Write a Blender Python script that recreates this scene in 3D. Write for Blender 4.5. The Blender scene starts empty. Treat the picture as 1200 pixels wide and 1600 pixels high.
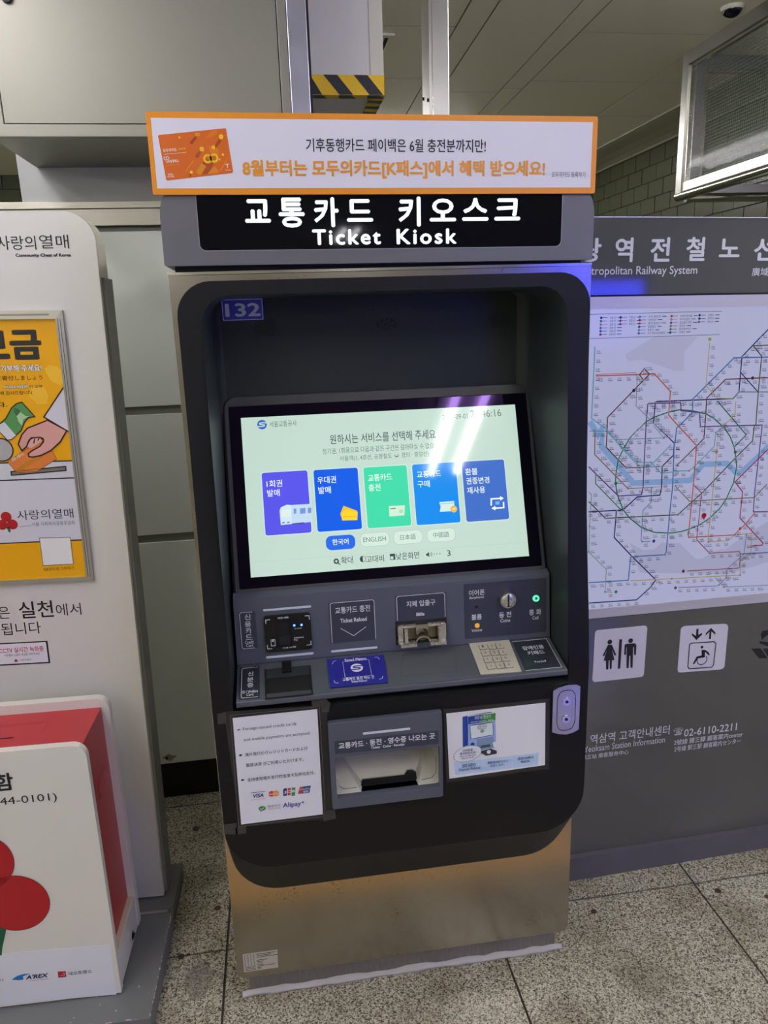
import bpy, math, random
from mathutils import Vector, Matrix
import numpy as np

random.seed(7)
scene = bpy.context.scene
COL = scene.collection
V3 = Vector


class Frame:
    """A plane in the room: origin o, axes u and v, outward normal n = u x v."""
    def __init__(s, o, u, v):
        s.o = V3(o); s.u = V3(u).normalized(); s.v = V3(v).normalized(); s.n = s.u.cross(s.v)

    def p(s, a, b, w=0.0):
        return s.o + s.u * a + s.v * b + s.n * w


# ------------------------------------------------------------------ camera, world, lights, exposure
def cam_matrix(c, r, u, f, lens):
    cd = bpy.data.cameras.new('camera'); o = bpy.data.objects.new('camera', cd); COL.objects.link(o)
    cd.sensor_fit = 'VERTICAL'; cd.sensor_height = 36.0; cd.sensor_width = 27.0; cd.lens = lens; cd.clip_start = .02
    m = Matrix(((r[0], u[0], -f[0], c[0]), (r[1], u[1], -f[1], c[1]), (r[2], u[2], -f[2], c[2]), (0, 0, 0, 1)))
    o.matrix_world = m; scene.camera = o


cam_matrix((0.1774, -1.4454, 1.5476), (0.9888898, -0.1452242, -0.0317309), (0.0668128, 0.2435418, 0.9675864), (0.1327892, 0.9589564, -0.2505388), 26.2214)
scene.view_settings.view_transform = 'Standard'
scene.view_settings.look = 'None'
scene.view_settings.exposure = 0.0
scene.view_settings.gamma = 1.0
scene.view_settings.use_curve_mapping = False
scene.cycles.diffuse_bounces = 8

wd = bpy.data.worlds.new('station_air'); scene.world = wd; wd.use_nodes = True
wd.node_tree.nodes['Background'].inputs[0].default_value = (.55, .58, .55, 1)
wd.node_tree.nodes['Background'].inputs[1].default_value = .05

LAMP = 31.0          # radiance of the ceiling tubes
BLUE = 12.0           # strength of the blue advertising screen opposite

# planes measured in the room (metres)
K0 = Frame((0.0, 0.0, 0.0), (1.0, 0.0, 0.0), (0.0, 0.0, 1.0))
BN = Frame((-0.011, -0.006, 1.7695), (0.99998, 0.0, -0.0064), (0.0064, 0.0, 0.99998))
SC = Frame((0.1, 0.043, 1.0405), (1.0, 0.0, 0.0), (0.0, 0.329691, 0.944089))
CU = Frame((0.0625, 0.004, 0.8625), (1.0, 0.0, 0.0), (0.0, 0.056052, 0.998428))
CS = Frame((0.0625, -0.1, 0.834), (1.0, 0.0, 0.0), (0.0, 0.970143, 0.242536))
BF = Frame((0.0, -0.089, 0.0), (1.0, 0.0, 0.0), (0.0, 0.0, 1.0))
TR = Frame((0.0, -0.101, 0.0), (1.0, 0.0, 0.0), (0.0, 0.0, 1.0))
RB = Frame((0.0, 0.17, 0.0), (1.0, 0.0, 0.0), (0.0, 0.0, 1.0))
D = Frame((-0.2714, 0.0306, 0.055), (0.99945, -0.033155, 0.0), (0.0, 0.0, 1.0))
DB = Frame((-0.21458, 0.32588, 0.055), (0.999298, -0.03315, -0.017452), (0.017443, -0.000579, 0.999848))
M = Frame((0.9149, 0.2535, 0.0), (0.999188, 0.038385, -0.012217), (0.012208, 0.000469, 0.999925))
HD = Frame((-0.004, 0.0, 1.65), (0.999976, 0.0, -0.007), (0.007, 0.0, 0.999976))
BX = Frame((0.0, 0.505, 0.0), (1.0, 0.0, 0.0), (0.0, 0.0, 1.0))
WB = Frame((0.0, 0.857, 0.0), (1.0, 0.0, 0.0), (0.0, 0.0, 1.0))
HB = Frame((0.0, 0.7, 0.0), (1.0, 0.0, 0.0), (0.0, 0.0, 1.0))
FL = Frame((0.0, 0.0, 0.0), (1.0, 0.0, 0.0), (0.0, 1.0, 0.0))


# ------------------------------------------------------------------ materials
def lin(c):
    return tuple(((x / 255) / 12.92 if x / 255 <= .04045 else ((x / 255 + .055) / 1.055) ** 2.4) for x in c)


MATS = {}


def mat(name, c, rough=.5, metal=0.0, spec=.5, emit=0.0, alpha=1.0, noise=None, bump=None, stretch=None, coat=0.0, tint=None, trans=0.0, ecol=None):
    """Principled material; noise = (scale, amount), bump = (scale, strength); both in world metres."""
    if name in MATS: return MATS[name]
    m = bpy.data.materials.new(name); m.use_nodes = True; nt = m.node_tree
    b = nt.nodes['Principled BSDF']; col = lin(c)
    b.inputs['Base Color'].default_value = (*col, 1); b.inputs['Roughness'].default_value = rough
    b.inputs['Metallic'].default_value = metal; b.inputs['Specular IOR Level'].default_value = spec
    if coat: b.inputs['Coat Weight'].default_value = coat; b.inputs['Coat Roughness'].default_value = .05
    if tint: b.inputs['Specular Tint'].default_value = (*tint, 1)
    if trans: b.inputs['Transmission Weight'].default_value = trans
    if emit:
        b.inputs['Emission Color'].default_value = (*(lin(ecol) if ecol else col), 1); b.inputs['Emission Strength'].default_value = emit
        b.inputs['Base Color'].default_value = (*[x * .15 for x in col], 1)
    if alpha < 1: b.inputs['Alpha'].default_value = alpha
    if noise or bump:
        g = nt.nodes.new('ShaderNodeNewGeometry'); mp = nt.nodes.new('ShaderNodeMapping')
        nt.links.new(g.outputs['Position'], mp.inputs['Vector'])
        if stretch: mp.inputs['Scale'].default_value = stretch
    if noise:
        n = nt.nodes.new('ShaderNodeTexNoise'); n.inputs['Scale'].default_value = noise[0]; n.inputs['Detail'].default_value = 4
        nt.links.new(mp.outputs[0], n.inputs['Vector'])
        mx = nt.nodes.new('ShaderNodeMix'); mx.data_type = 'RGBA'
        a = noise[1]
        mx.inputs['A'].default_value = (*[x * (1 - a) for x in col], 1); mx.inputs['B'].default_value = (*[min(1, x * (1 + a)) for x in col], 1)
        nt.links.new(n.outputs['Fac'], mx.inputs['Factor']); nt.links.new(mx.outputs['Result'], b.inputs['Base Color'])
        if metal > .5:
            mr = nt.nodes.new('ShaderNodeMapRange'); mr.inputs['To Min'].default_value = max(.02, rough - .08); mr.inputs['To Max'].default_value = rough + .08
            nt.links.new(n.outputs['Fac'], mr.inputs['Value']); nt.links.new(mr.outputs[0], b.inputs['Roughness'])
    if bump:
        n2 = nt.nodes.new('ShaderNodeTexNoise'); n2.inputs['Scale'].default_value = bump[0]; n2.inputs['Detail'].default_value = 3
        nt.links.new(mp.outputs[0], n2.inputs['Vector'])
        bm_ = nt.nodes.new('ShaderNodeBump'); bm_.inputs['Strength'].default_value = bump[1]; bm_.inputs['Distance'].default_value = .002
        nt.links.new(n2.outputs['Fac'], bm_.inputs['Height']); nt.links.new(bm_.outputs[0], b.inputs['Normal'])
    MATS[name] = m
    return m


def granite(name, k=.86):
    m = bpy.data.materials.new(name); m.use_nodes = True; nt = m.node_tree; b = nt.nodes['Principled BSDF']
    g = nt.nodes.new('ShaderNodeNewGeometry')
    def ramp(src, stops):
        r = nt.nodes.new('ShaderNodeValToRGB'); e = r.color_ramp.elements
        while len(e) < len(stops): e.new(.5)
        for i, (p, c) in enumerate(stops): e[i].position = p; e[i].color = (*[x * k for x in lin(c)], 1)
        nt.links.new(src, r.inputs[0]); return r.outputs[0]
    vo = nt.nodes.new('ShaderNodeTexVoronoi'); vo.inputs['Scale'].default_value = 330
    n = nt.nodes.new('ShaderNodeTexNoise'); n.inputs['Scale'].default_value = 120; n.inputs['Detail'].default_value = 2
    nt.links.new(g.outputs['Position'], vo.inputs['Vector']); nt.links.new(g.outputs['Position'], n.inputs['Vector'])
    sx = nt.nodes.new('ShaderNodeSeparateColor'); nt.links.new(vo.outputs['Color'], sx.inputs[0])
    ma = nt.nodes.new('ShaderNodeMath'); ma.operation = 'MULTIPLY_ADD'; ma.inputs[1].default_value = .62
    mb_ = nt.nodes.new('ShaderNodeMath'); mb_.operation = 'MULTIPLY'; mb_.inputs[1].default_value = .45
    nt.links.new(n.outputs['Fac'], mb_.inputs[0]); nt.links.new(sx.outputs[0], ma.inputs[0]); nt.links.new(mb_.outputs[0], ma.inputs[2])
    c1 = ramp(ma.outputs[0], [(.20, (74, 72, 67)), (.33, (122, 119, 109)), (.48, (176, 172, 158)), (.66, (212, 208, 194)), (.82, (232, 229, 218))])
    n2 = nt.nodes.new('ShaderNodeTexNoise'); n2.inputs['Scale'].default_value = 5; n2.inputs['Detail'].default_value = 5
    nt.links.new(g.outputs['Position'], n2.inputs['Vector'])
    c2 = ramp(n2.outputs['Fac'], [(.32, (205, 198, 180)), (.55, (255, 252, 240))])
    mx = nt.nodes.new('ShaderNodeMix'); mx.data_type = 'RGBA'; mx.blend_type = 'MULTIPLY'; mx.inputs['Factor'].default_value = 1
    nt.links.new(c1, mx.inputs['A']); nt.links.new(c2, mx.inputs['B']); nt.links.new(mx.outputs['Result'], b.inputs['Base Color'])
    b.inputs['Roughness'].default_value = .2; b.inputs['Specular IOR Level'].default_value = .5
    return m


def speckled_steel():
    """brushed stainless sheet with the fine rust freckles of a floor-washed panel"""
    m = mat('stainless_freckled', (172, 166, 156), .21, 1.0, noise=(9, .12), stretch=(6, 6, 60)); nt = m.node_tree; b = nt.nodes['Principled BSDF']
    g = nt.nodes.new('ShaderNodeNewGeometry'); n = nt.nodes.new('ShaderNodeTexNoise'); n.inputs['Scale'].default_value = 170; n.inputs['Detail'].default_value = 2
    nt.links.new(g.outputs['Position'], n.inputs['Vector'])
    n3 = nt.nodes.new('ShaderNodeTexNoise'); n3.inputs['Scale'].default_value = 9; nt.links.new(g.outputs['Position'], n3.inputs['Vector'])
    ad = nt.nodes.new('ShaderNodeMath'); ad.operation = 'MULTIPLY'; nt.links.new(n.outputs['Fac'], ad.inputs[0]); nt.links.new(n3.outputs['Fac'], ad.inputs[1])
    r = nt.nodes.new('ShaderNodeValToRGB'); r.color_ramp.elements[0].position = .35; r.color_ramp.elements[0].color = (0, 0, 0, 1); r.color_ramp.elements[1].position = .48; r.color_ramp.elements[1].color = (.75, .75, .75, 1)
    nt.links.new(ad.outputs[0], r.inputs[0])
    old = b.inputs['Base Color'].links[0].from_socket
    mx = nt.nodes.new('ShaderNodeMix'); mx.data_type = 'RGBA'; mx.inputs['B'].default_value = (*lin((112, 98, 84)), 1)
    nt.links.new(old, mx.inputs['A']); nt.links.new(r.outputs[0], mx.inputs['Factor']); nt.links.new(mx.outputs['Result'], b.inputs['Base Color'])
    return m


steel = mat('brushed_steel', (188, 186, 180), .32, 1.0, noise=(14, .10), stretch=(2, 2, 50))
steel_h = mat('brushed_steel_horizontal', (182, 178, 166), .36, 1.0, noise=(14, .12), stretch=(1.5, 1.5, 60))
steel_panel = mat('satin_steel_panel', (146, 144, 135), .5, .85, noise=(30, .05), stretch=(1, 1, 12))
steel_pol = mat('polished_steel', (205, 203, 196), .16, 1.0, noise=(20, .06))
chrome = mat('chrome', (225, 225, 225), .07, 1.0)
steel_fr = speckled_steel()
blackp = mat('black_powder_coat', (18, 18, 21), .45, 0, .28, bump=(900, .12))
black_in = mat('black_satin_interior', (46, 52, 53), .42, 0, .25)
blackm = mat('black_matt', (14, 14, 15), .6)
hole_m = mat('dark_hole', (6, 6, 6), .8)
grey_hd = mat('grey_header_paint', (104, 104, 110), .45, .15, bump=(1200, .08))
grey_pn = mat('grey_panel_paint', (86, 90, 104), .42, .1, bump=(1200, .08))
grey_sh = mat('grey_shelf_paint', (84, 88, 93), .4, .1, bump=(1200, .08))
grey_fr = mat('dark_grey_frame', (62, 62, 66), .45, bump=(1200, .08))
label_d = mat('dark_label_film', (56, 60, 76), .35)
label_d2 = mat('charcoal_label_film', (46, 51, 58), .3)
ledbar = mat('pale_light_bar', (206, 210, 226), .35)
bright_cast = mat('bright_cast_steel', (206, 201, 190), .28, .75, noise=(60, .05))
satin = mat('satin_cast_metal', (208, 202, 184), .42, .35, noise=(60, .05))
white_pr = mat('white_print', (222, 224, 232), .5)
glassblk = mat('black_glass', (10, 11, 20), .04, 0, .25)
glassscr = mat('screen_border_glass', (9, 10, 18), .04, 0, .38, tint=(.55, .3, 1.0))
paper = mat('white_paper', (226, 228, 238), .35)
laminate = mat('dark_laminate_film', (44, 42, 42), .18, 0, .5)
tape_g = mat('grey_cloth_tape', (58, 56, 56), .35, bump=(500, .3))
ink = mat('black_ink', (24, 24, 28), .6)
ink_g = mat('grey_ink', (96, 98, 108), .6)
orange_b = mat('orange_print', (228, 144, 30), .4)
white_b = mat('white_banner_print', (222, 222, 236), .4)
orange_t = mat('orange_lettering', (226, 150, 44), .4)
navy = mat('navy_print', (30, 34, 120), .4)
caulk = mat('white_caulk', (186, 182, 180), .6, bump=(60, .6))
enamel = mat('white_enamel_panel', (222, 228, 220), .14, 0, .5, bump=(7, .05))
seam = mat('grey_sealant', (118, 120, 112), .5, noise=(40, .2))
board_w = mat('white_board_laminate', (214, 212, 208), .4, noise=(4, .02))
board_c = mat('cream_board_edge', (226, 222, 204), .5)
board_g = mat('grey_board_side', (128, 130, 126), .5)
box_w = mat('white_box_laminate', (222, 220, 212), .35, noise=(4, .02))
box_e = mat('white_box_edge', (200, 198, 192), .45)
box_cr = mat('cream_box_edge', (214, 200, 178), .5)
red_l = mat('red_laminate', (186, 46, 54), .3)
red_p = mat('red_print', (178, 24, 34), .4)
green_p = mat('dark_green_print', (26, 92, 60), .4)
plat = mat('grey_platform_paint', (110, 112, 113), .4, noise=(12, .08), bump=(40, .1))
chip = mat('white_paint_chip', (222, 222, 220), .5)
yel_p = mat('yellow_poster_print', (236, 172, 10), .3)
sat_al = mat('satin_aluminium', (196, 194, 188), .3, .9)
map_gr = mat('grey_glossy_board', (86, 87, 84), .05, 0, .8)
map_gr2 = mat('grey_header_board', (80, 82, 86), .06, 0, .8)
map_base = mat('grey_base_strip', (92, 90, 98), .4, noise=(14, .15))
map_fr = mat('pale_light_box_frame', (196, 194, 204), .35, .2)
lens_m = mat('grey_white_lettering', (206, 208, 218), .4)
ceil_m = mat('ceiling_panel_cream', (224, 221, 200), .6, noise=(1.2, .05))
ceil_d = mat('ceiling_joint_dark', (30, 30, 26), .9)
tile_w = mat('olive_wall_tile', (70, 73, 53), .28, noise=(3, .14))
grout = mat('dark_grout', (42, 44, 34), .9)
bstone = mat('black_baseboard_stone', (14, 14, 16), .25)
gran = granite('granite_tile')
joint_f = mat('dark_floor_joint', (58, 54, 46), .9)
white_box = mat('white_painted_steel', (206, 204, 204), .45, bump=(300, .1))
yel_tape = mat('yellow_tape', (232, 190, 28), .3, bump=(260, .5))
blk_tape = mat('black_tape', (22, 24, 40), .25, bump=(260, .5))
tactile = mat('yellow_tactile_block', (216, 174, 112), .5)


# ------------------------------------------------------------------ mesh building
class MB:
    def __init__(s): s.v = []; s.f = []; s.sm = []

    def add(s, vs, fs, smooth=False):
        n = len(s.v); s.v += [tuple(x) for x in vs]
        for f in fs: s.f.append([i + n for i in f]); s.sm.append(smooth)
        return s

    def box(s, x0, x1, y0, y1, z0, z1):
        vs = [(x, y, z) for z in (z0, z1) for y in (y0, y1) for x in (x0, x1)]
        return s.add(vs, [(0, 2, 3, 1), (4, 5, 7, 6), (0, 1, 5, 4), (2, 6, 7, 3), (0, 4, 6, 2), (1, 3, 7, 5)])

    def fbox(s, F, u0, u1, v0, v1, w0, w1):
        return s.prism(F, [(u0, v0), (u1, v0), (u1, v1), (u0, v1)], w0, w1)

    def prism(s, F, poly, w0, w1, smooth=False):
        n = len(poly)
        vs = [F.p(a, b, w0) for a, b in poly] + [F.p(a, b, w1) for a, b in poly]
        s.add(vs, [tuple(range(n - 1, -1, -1)), tuple(range(n, 2 * n))])
        s.add(vs, [(i, (i + 1) % n, n + (i + 1) % n, n + i) for i in range(n)], smooth)
        return s

    def flat(s, F, poly, w=.0005):
        return s.add([F.p(a, b, w) for a, b in poly], [tuple(range(len(poly)))])

    def ring(s, F, outer, inner, w0, w1):
        """flat frame with thickness: outer and inner loops have the same count"""
        n = len(outer)
        vs = [F.p(a, b, w) for w in (w0, w1) for lp in (outer, inner) for a, b in lp]
        fs = []
        for i in range(n):
            j = (i + 1) % n
            fs += [(2 * n + i, 2 * n + j, 3 * n + j, 3 * n + i), (j, i, n + i, n + j), (i, j, 2 * n + j, 2 * n + i), (n + j, n + i, 3 * n + i, 3 * n + j)]
        return s.add(vs, fs)

    def loft(s, loops, smooth=True, cap=(False, False), closed=True):
        n = len(loops[0]); vs = [p for lp in loops for p in lp]; fs = []
        for k in range(len(loops) - 1):
            for i in range(n if closed else n - 1):
                j = (i + 1) % n
                fs.append((k * n + i, k * n + j, (k + 1) * n + j, (k + 1) * n + i))
        s.add(vs, fs, smooth)
        if cap[0]: s.add(loops[0], [tuple(range(n - 1, -1, -1))])
        if cap[1]: s.add(loops[-1], [tuple(range(n))])
        return s

    def cyl(s, F, u, v, r, w0, w1, seg=24, r1=None, smooth=True):
        r1 = r if r1 is None else r1
        a = [F.p(u + r * math.cos(t), v + r * math.sin(t), w0) for t in [2 * math.pi * i / seg for i in range(seg)]]
        b = [F.p(u + r1 * math.cos(t), v + r1 * math.sin(t), w1) for t in [2 * math.pi * i / seg for i in range(seg)]]
        return s.loft([a, b], smooth, (True, True))

    def dome(s, F, u, v, r, w, h, seg=24, rows=6):
        loops = []
        for k in range(rows):
            t = k / rows * math.pi / 2
            loops.append([F.p(u + r * math.cos(t) * math.cos(a), v + r * math.cos(t) * math.sin(a), w + h * math.sin(t)) for a in [2 * math.pi * i / seg for i in range(seg)]])
        return s.loft(loops, True, (False, True))

    def disc(s, F, u, v, r, w=.0005, seg=20, ru=None):
        ru = ru or r
        return s.flat(F, [(u + ru * math.cos(2 * math.pi * i / seg), v + r * math.sin(2 * math.pi * i / seg)) for i in range(seg)], w)

    def line(s, F, pts, width, w=.0005, closed=False):
        """flat mitred stroke along a polyline"""
        n = len(pts); L = []; R = []
        for i in range(n):
            p = V3((*pts[i], 0)); a = V3((*pts[i - 1], 0)) if (i or closed) else None; b = V3((*pts[(i + 1) % n], 0)) if (i < n - 1 or closed) else None
            d0 = (p - a).normalized() if a is not None else None; d1 = (b - p).normalized() if b is not None else None
            d = d0 if d1 is None else d1 if d0 is None else (d0 + d1)
            if d.length < 1e-6: d = d0
            d = d.normalized(); nrm = V3((-d.y, d.x, 0))
            c = nrm.dot(V3((-(d1 or d0).y, (d1 or d0).x, 0))); k = min(width / 2 / max(c, .4), width)
            L.append((p.x + nrm.x * k, p.y + nrm.y * k)); R.append((p.x - nrm.x * k, p.y - nrm.y * k))
        vs = [F.p(*q, w) for q in L] + [F.p(*q, w) for q in R]
        m = n if closed else n - 1
        return s.add(vs, [(n + i, n + (i + 1) % n, (i + 1) % n, i) for i in range(m)])

    def tube(s, pts, r, seg=10, smooth=True):
        loops = []
        for i, p in enumerate(pts):
            p = V3(p); d = (V3(pts[min(i + 1, len(pts) - 1)]) - V3(pts[max(i - 1, 0)])).normalized()
            a = d.orthogonal().normalized(); b = d.cross(a)
            loops.append([p + a * r * math.cos(2 * math.pi * k / seg) + b * r * math.sin(2 * math.pi * k / seg) for k in range(seg)])
        return s.loft(loops, smooth, (True, True))

    def build(s, name, m, parent=None, bevel=0.0, seg=2):
        off = V3((0, 0, 0)); q = parent
        while q is not None: off += q.location; q = q.parent
        me = bpy.data.meshes.new(name)
        me.from_pydata([(x - off.x, y - off.y, z - off.z) for x, y, z in s.v], [], s.f)
        me.polygons.foreach_set('use_smooth', s.sm); me.materials.append(m); me.update()
        o = bpy.data.objects.new(name, me); COL.objects.link(o)
        if parent is not None: o.parent = parent
        if bevel:
            b = o.modifiers.new('soft_edge', 'BEVEL'); b.width = bevel; b.segments = seg; b.limit_method = 'ANGLE'; b.angle_limit = math.radians(40)
        return o


def rrect(u0, v0, u1, v1, r, seg=6):
    """rounded rectangle, counter-clockwise from bottom left; r = one radius or (bl, br, tr, tl)"""
    rs = (r,) * 4 if not isinstance(r, (tuple, list)) else r
    cs = [(u0, v0, 1, 1, math.pi), (u1, v0, -1, 1, 1.5 * math.pi), (u1, v1, -1, -1, 0), (u0, v1, 1, -1, .5 * math.pi)]
    out = []
    for (x, y, sx, sy, a0), rr in zip(cs, rs):
        rr = max(rr, 1e-5)
        for k in range(seg + 1):
            a = a0 + k / seg * math.pi / 2
            out.append((x + sx * rr + rr * math.cos(a), y + sy * rr + rr * math.sin(a)))
    return out


def rect(b):
    return [(b[0], b[1]), (b[2], b[1]), (b[2], b[3]), (b[0], b[3])]


def thing(name, label, cat, loc=(0, 0, 0), group=None):
    o = bpy.data.objects.new(name, None); COL.objects.link(o); o.location = loc; o.empty_display_size = .1
    o['label'] = label; o['category'] = cat
    if group: o['group'] = group
    return o


def tag(o, label, cat, group=None):
    o['label'] = label; o['category'] = cat
    if group: o['group'] = group
    return o


def struct(o):
    o['kind'] = 'structure'; return o


def lab(o, t):
    o['label'] = t; return o


GLYPHS = {}
DESK = bpy.data.scenes.new('type_desk')     # scratch scene in which strings are turned into outlines
_c = bpy.data.curves.new('lettering', 'FONT'); _c.resolution_u = 3
DESK_TEXT = (_c, bpy.data.objects.new('type_sample', _c)); DESK.collection.objects.link(DESK_TEXT[1])


def glyph_mesh(s, track=1.0, shear=0.0):
    """outline of a string as plain vertices and faces, from Blender's own font"""
    key = (s, track, shear)
    if key not in GLYPHS:
        c, o = DESK_TEXT; c.body = s; c.shear = shear; c.space_character = track
        vl = DESK.view_layers[0]; vl.update()
        me = bpy.data.meshes.new_from_object(o.evaluated_get(vl.depsgraph))
        vs = [(v.co.x, v.co.y) for v in me.vertices]; fs = [tuple(p.vertices) for p in me.polygons]
        bpy.data.meshes.remove(me)
        xs = [a for a, _ in vs]; ys = [b for _, b in vs]
        GLYPHS[key] = (vs, fs, min(xs), max(xs), min(ys), max(ys))
    return GLYPHS[key]


def put_text(mb, F, s, b, w=.0006, bold=0.0, shear=0.0, rot=0.0, track=1.0):
    vs, fs, x0, x1, y0, y1 = glyph_mesh(s, track, shear)
    bold *= .8 if bold >= .03 else .6; x0 -= bold; x1 += bold; y0 -= bold; y1 += bold
    su = (b[2] - b[0]) / max(x1 - x0, 1e-6); sv = (b[3] - b[1]) / max(y1 - y0, 1e-6)
    cx, cy = (b[0] + b[2]) / 2, (b[1] + b[3]) / 2; ca, sa = math.cos(rot), math.sin(rot)
    for lay, (dx, dy) in enumerate(((0, 0),) if not bold else ((-bold, 0), (bold, 0), (0, bold), (0, -bold)) if bold < .03 else ((-bold, -bold * .7), (bold, -bold * .7), (-bold, bold * .7), (bold, bold * .7), (0, bold), (0, -bold), (0, 0))):
        pts = []
        for x, y in vs:
            a = b[0] + (x + dx - x0) * su - cx; c = b[1] + (y + dy - y0) * sv - cy
            pts.append(F.p(cx + a * ca - c * sa, cy + a * sa + c * ca, w + lay * .00003))
        mb.add(pts, fs)


def text(F, s, b, m, parent, w=.0006, bold=0.0, name='lettering', shear=0.0, rot=0.0, track=1.0):
    mb = MB(); put_text(mb, F, s, b, w, bold, shear, rot, track)
    return mb.build(name, m, parent)


def flat(F, poly, m, parent, name, w=.0005):
    return MB().flat(F, poly, w).build(name, m, parent)


def slab(F, poly, m, parent, name, w0, w1, bevel=0.0):
    return MB().prism(F, poly, w0, w1).build(name, m, parent, bevel)


def stroke(F, pts, width, m, parent, name='outline', w=.0006, closed=False):
    return MB().line(F, pts, width, w, closed).build(name, m, parent)


def bx(b, d=0.0):
    return (b[0] - d, b[1] - d, b[2] + d, b[3] + d)


def lerp(a, b, t): return a + (b - a) * t

# ------------------------------------------------------------------ the station hall
floor = struct(MB().box(-5, 6, -11, 5, -.08, -.02).build('floor', gran))
joint = MB().box(-1.2, 2.7, -.9, .86, -.02, -.004).build('joint_bed', joint_f, floor)
unit = bpy.data.meshes.new('tile'); _m = MB().box(0, 1, 0, 1, 0, 1); unit.from_pydata(_m.v, [], _m.f); unit.materials.append(gran)


def piece(name, mesh, x0, x1, y0, y1, z0, z1, parent):
    o = bpy.data.objects.new(name, mesh); COL.objects.link(o); o.parent = parent
    o.location = (x0, y0, z0); o.scale = (x1 - x0, y1 - y0, z1 - z0); return o


g_ = .0029
rows = [(-.9, -.428, (-1.2, -.64, -.041, .651, 1.237, 1.84, 2.7)), (-.428, .170, (-1.2, -.64, -.041, .651, 1.237, 1.84, 2.7)), (.170, .795, (-1.2, -.64, -.041, .62, 1.238, 1.84, 2.7)), (.795, .86, (-1.2, -.72, .05, .65, 1.24, 1.84, 2.7))]
for y0, y1, xs in rows:
    for a, b in zip(xs, xs[1:]):
        piece('tile', unit, a + g_, b - g_, y0 + g_, y1 - g_, -.02, random.uniform(-.0006, 0), floor)
outer = MB()
for x0, x1, y0, y1 in ((-5, -1.2, -11, .86), (2.7, 6, -11, .86), (-1.2, 2.7, -11, -.9), (-5, 6, .86, 5)): outer.box(x0, x1, y0, y1, -.02, -.0005)
outer.build('tile_field', gran, floor)
# raised yellow guide blocks let into the floor in front of the machine
for i in range(-1, 4):
    mb = MB().box(-.05 + i * .262, .21 + i * .262, -.570, -.310, -.001, .003)
    for a in range(4): mb.box(-.02 + i * .262 + a * .056, .01 + i * .262 + a * .056, -.555, -.325, .003, .007)
    mb.build('guide_block', tactile, floor)
for x, y, r in ((.924, .122, .0065), (1.286, .131, .0075), (-.0746, .316, .0075), (-.155, .167, .0075), (-.166, .667, .009), (1.402, .088, .006)):
    MB().cyl(FL, x, y, r * 1.15, -.003, .0012, 14).build('bolt_cap', mat('rusty_bolt', (70, 50, 38), .7, noise=(300, .4)), floor)
mb = MB()
pts = [(-.104 + .034 * math.cos(t) * (1 + .10 * math.sin(3 * t)), .085 + .05 * math.sin(t) * (1 + .08 * math.cos(4 * t + 1))) for t in [i * 2 * math.pi / 26 for i in range(26)]]
lab(mb.prism(FL, pts, -.001, .0012).build('cement_patch', mat('grey_cement', (150, 142, 132), .8, noise=(120, .3), alpha=.45), floor), 'dried grey cement smear on the stone tile')

# ceiling: long metal panels in strips
ceil = struct(MB().box(-5, 6, -11, 5, 2.614, 2.66).build('ceiling', ceil_d))
uc = bpy.data.meshes.new('panel'); uc.from_pydata(_m.v, [], _m.f); uc.materials.append(ceil_m)
def cstrip(x0, x1, ys, k=.0205):
    for a, b in zip(ys, ys[1:]):
        mb = MB(); e = .003
        for (z0, z1) in ((2.600, 2.606),):
            vs = [(x0 + k * y + e if s < 0 else x1 + k * y - e, y, z) for z in (z0, z1) for y, s in ((a + e, -1), (a + e, 1), (b - e, 1), (b - e, -1))]
            mb.add(vs, [(0, 3, 2, 1), (4, 5, 6, 7), (0, 1, 5, 4), (1, 2, 6, 5), (2, 3, 7, 6), (3, 0, 4, 7)])
        mb.build('panel', ceil_m, ceil)
cstrip(-.4, .10, (1.0, 1.65, 2.26, 2.87, 4.5)); cstrip(.10, .905, (1.0, 1.645, 2.26, 2.87, 4.5)); cstrip(.905, 1.007, (1.0, 2.2, 3.4, 4.5))
cstrip(1.007, 1.30, (1.0, 1.25, 2.46, 3.67, 4.5)); cstrip(1.30, 1.403, (1.0, 2.4, 4.5)); cstrip(1.403, 1.975, (1.0, 1.675, 2.285, 2.895, 3.5, 4.5)); cstrip(1.975, 2.62, (1.0, 1.675, 2.285, 2.895, 3.5, 4.5))
mb = MB()
for x0, x1, y0, y1 in ((-5, 6, -11, 1.0), (-5, -.36, 1.0, 4.5), (2.66, 6, 1.0, 4.5)): mb.box(x0, x1, y0, y1, 2.600, 2.606)
mb.build('ceiling_sheet', ceil_m, ceil)

# right wall: olive tiles in running bond under a coved ceiling edge
wr = struct(MB().box(2.69, 2.8, 1.15, 4.5, 0, 2.6).build('wall_right', grout))
ut = bpy.data.meshes.new('tile'); ut.from_pydata(_m.v, [], _m.f); ut.materials.append(tile_w)
zt = 2.552
for r in range(6):
    z1 = zt - r * .0985 - .003; z0 = zt - (r + 1) * .0985 + .003
    y = 1.2 + (.0 if r % 2 else .0975) + .068
    while y < 4.3:
        piece('tile', ut, 2.683 - random.uniform(0, .002), 2.69, y + .003, min(y + .192, 4.47), z0, z1, wr); y += .195
MB().box(2.684, 2.69, 1.15, 4.48, 0, zt - 6 * .0985 - .003).build('lower_tiling', tile_w, wr)
cv = [[(2.40, y, 2.6), (2.402, y, 2.594), (2.44, y, 2.590), (2.54, y, 2.585), (2.62, y, 2.576), (2.665, y, 2.566), (2.676, y, 2.557), (2.69, y, 2.557), (2.69, y, 2.6)] for y in (1.15, 4.48)]
struct(MB().loft(cv, False, (True, True)).build('trim_1', mat('cove_olive_grey', (150, 150, 128), .6)))
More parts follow.
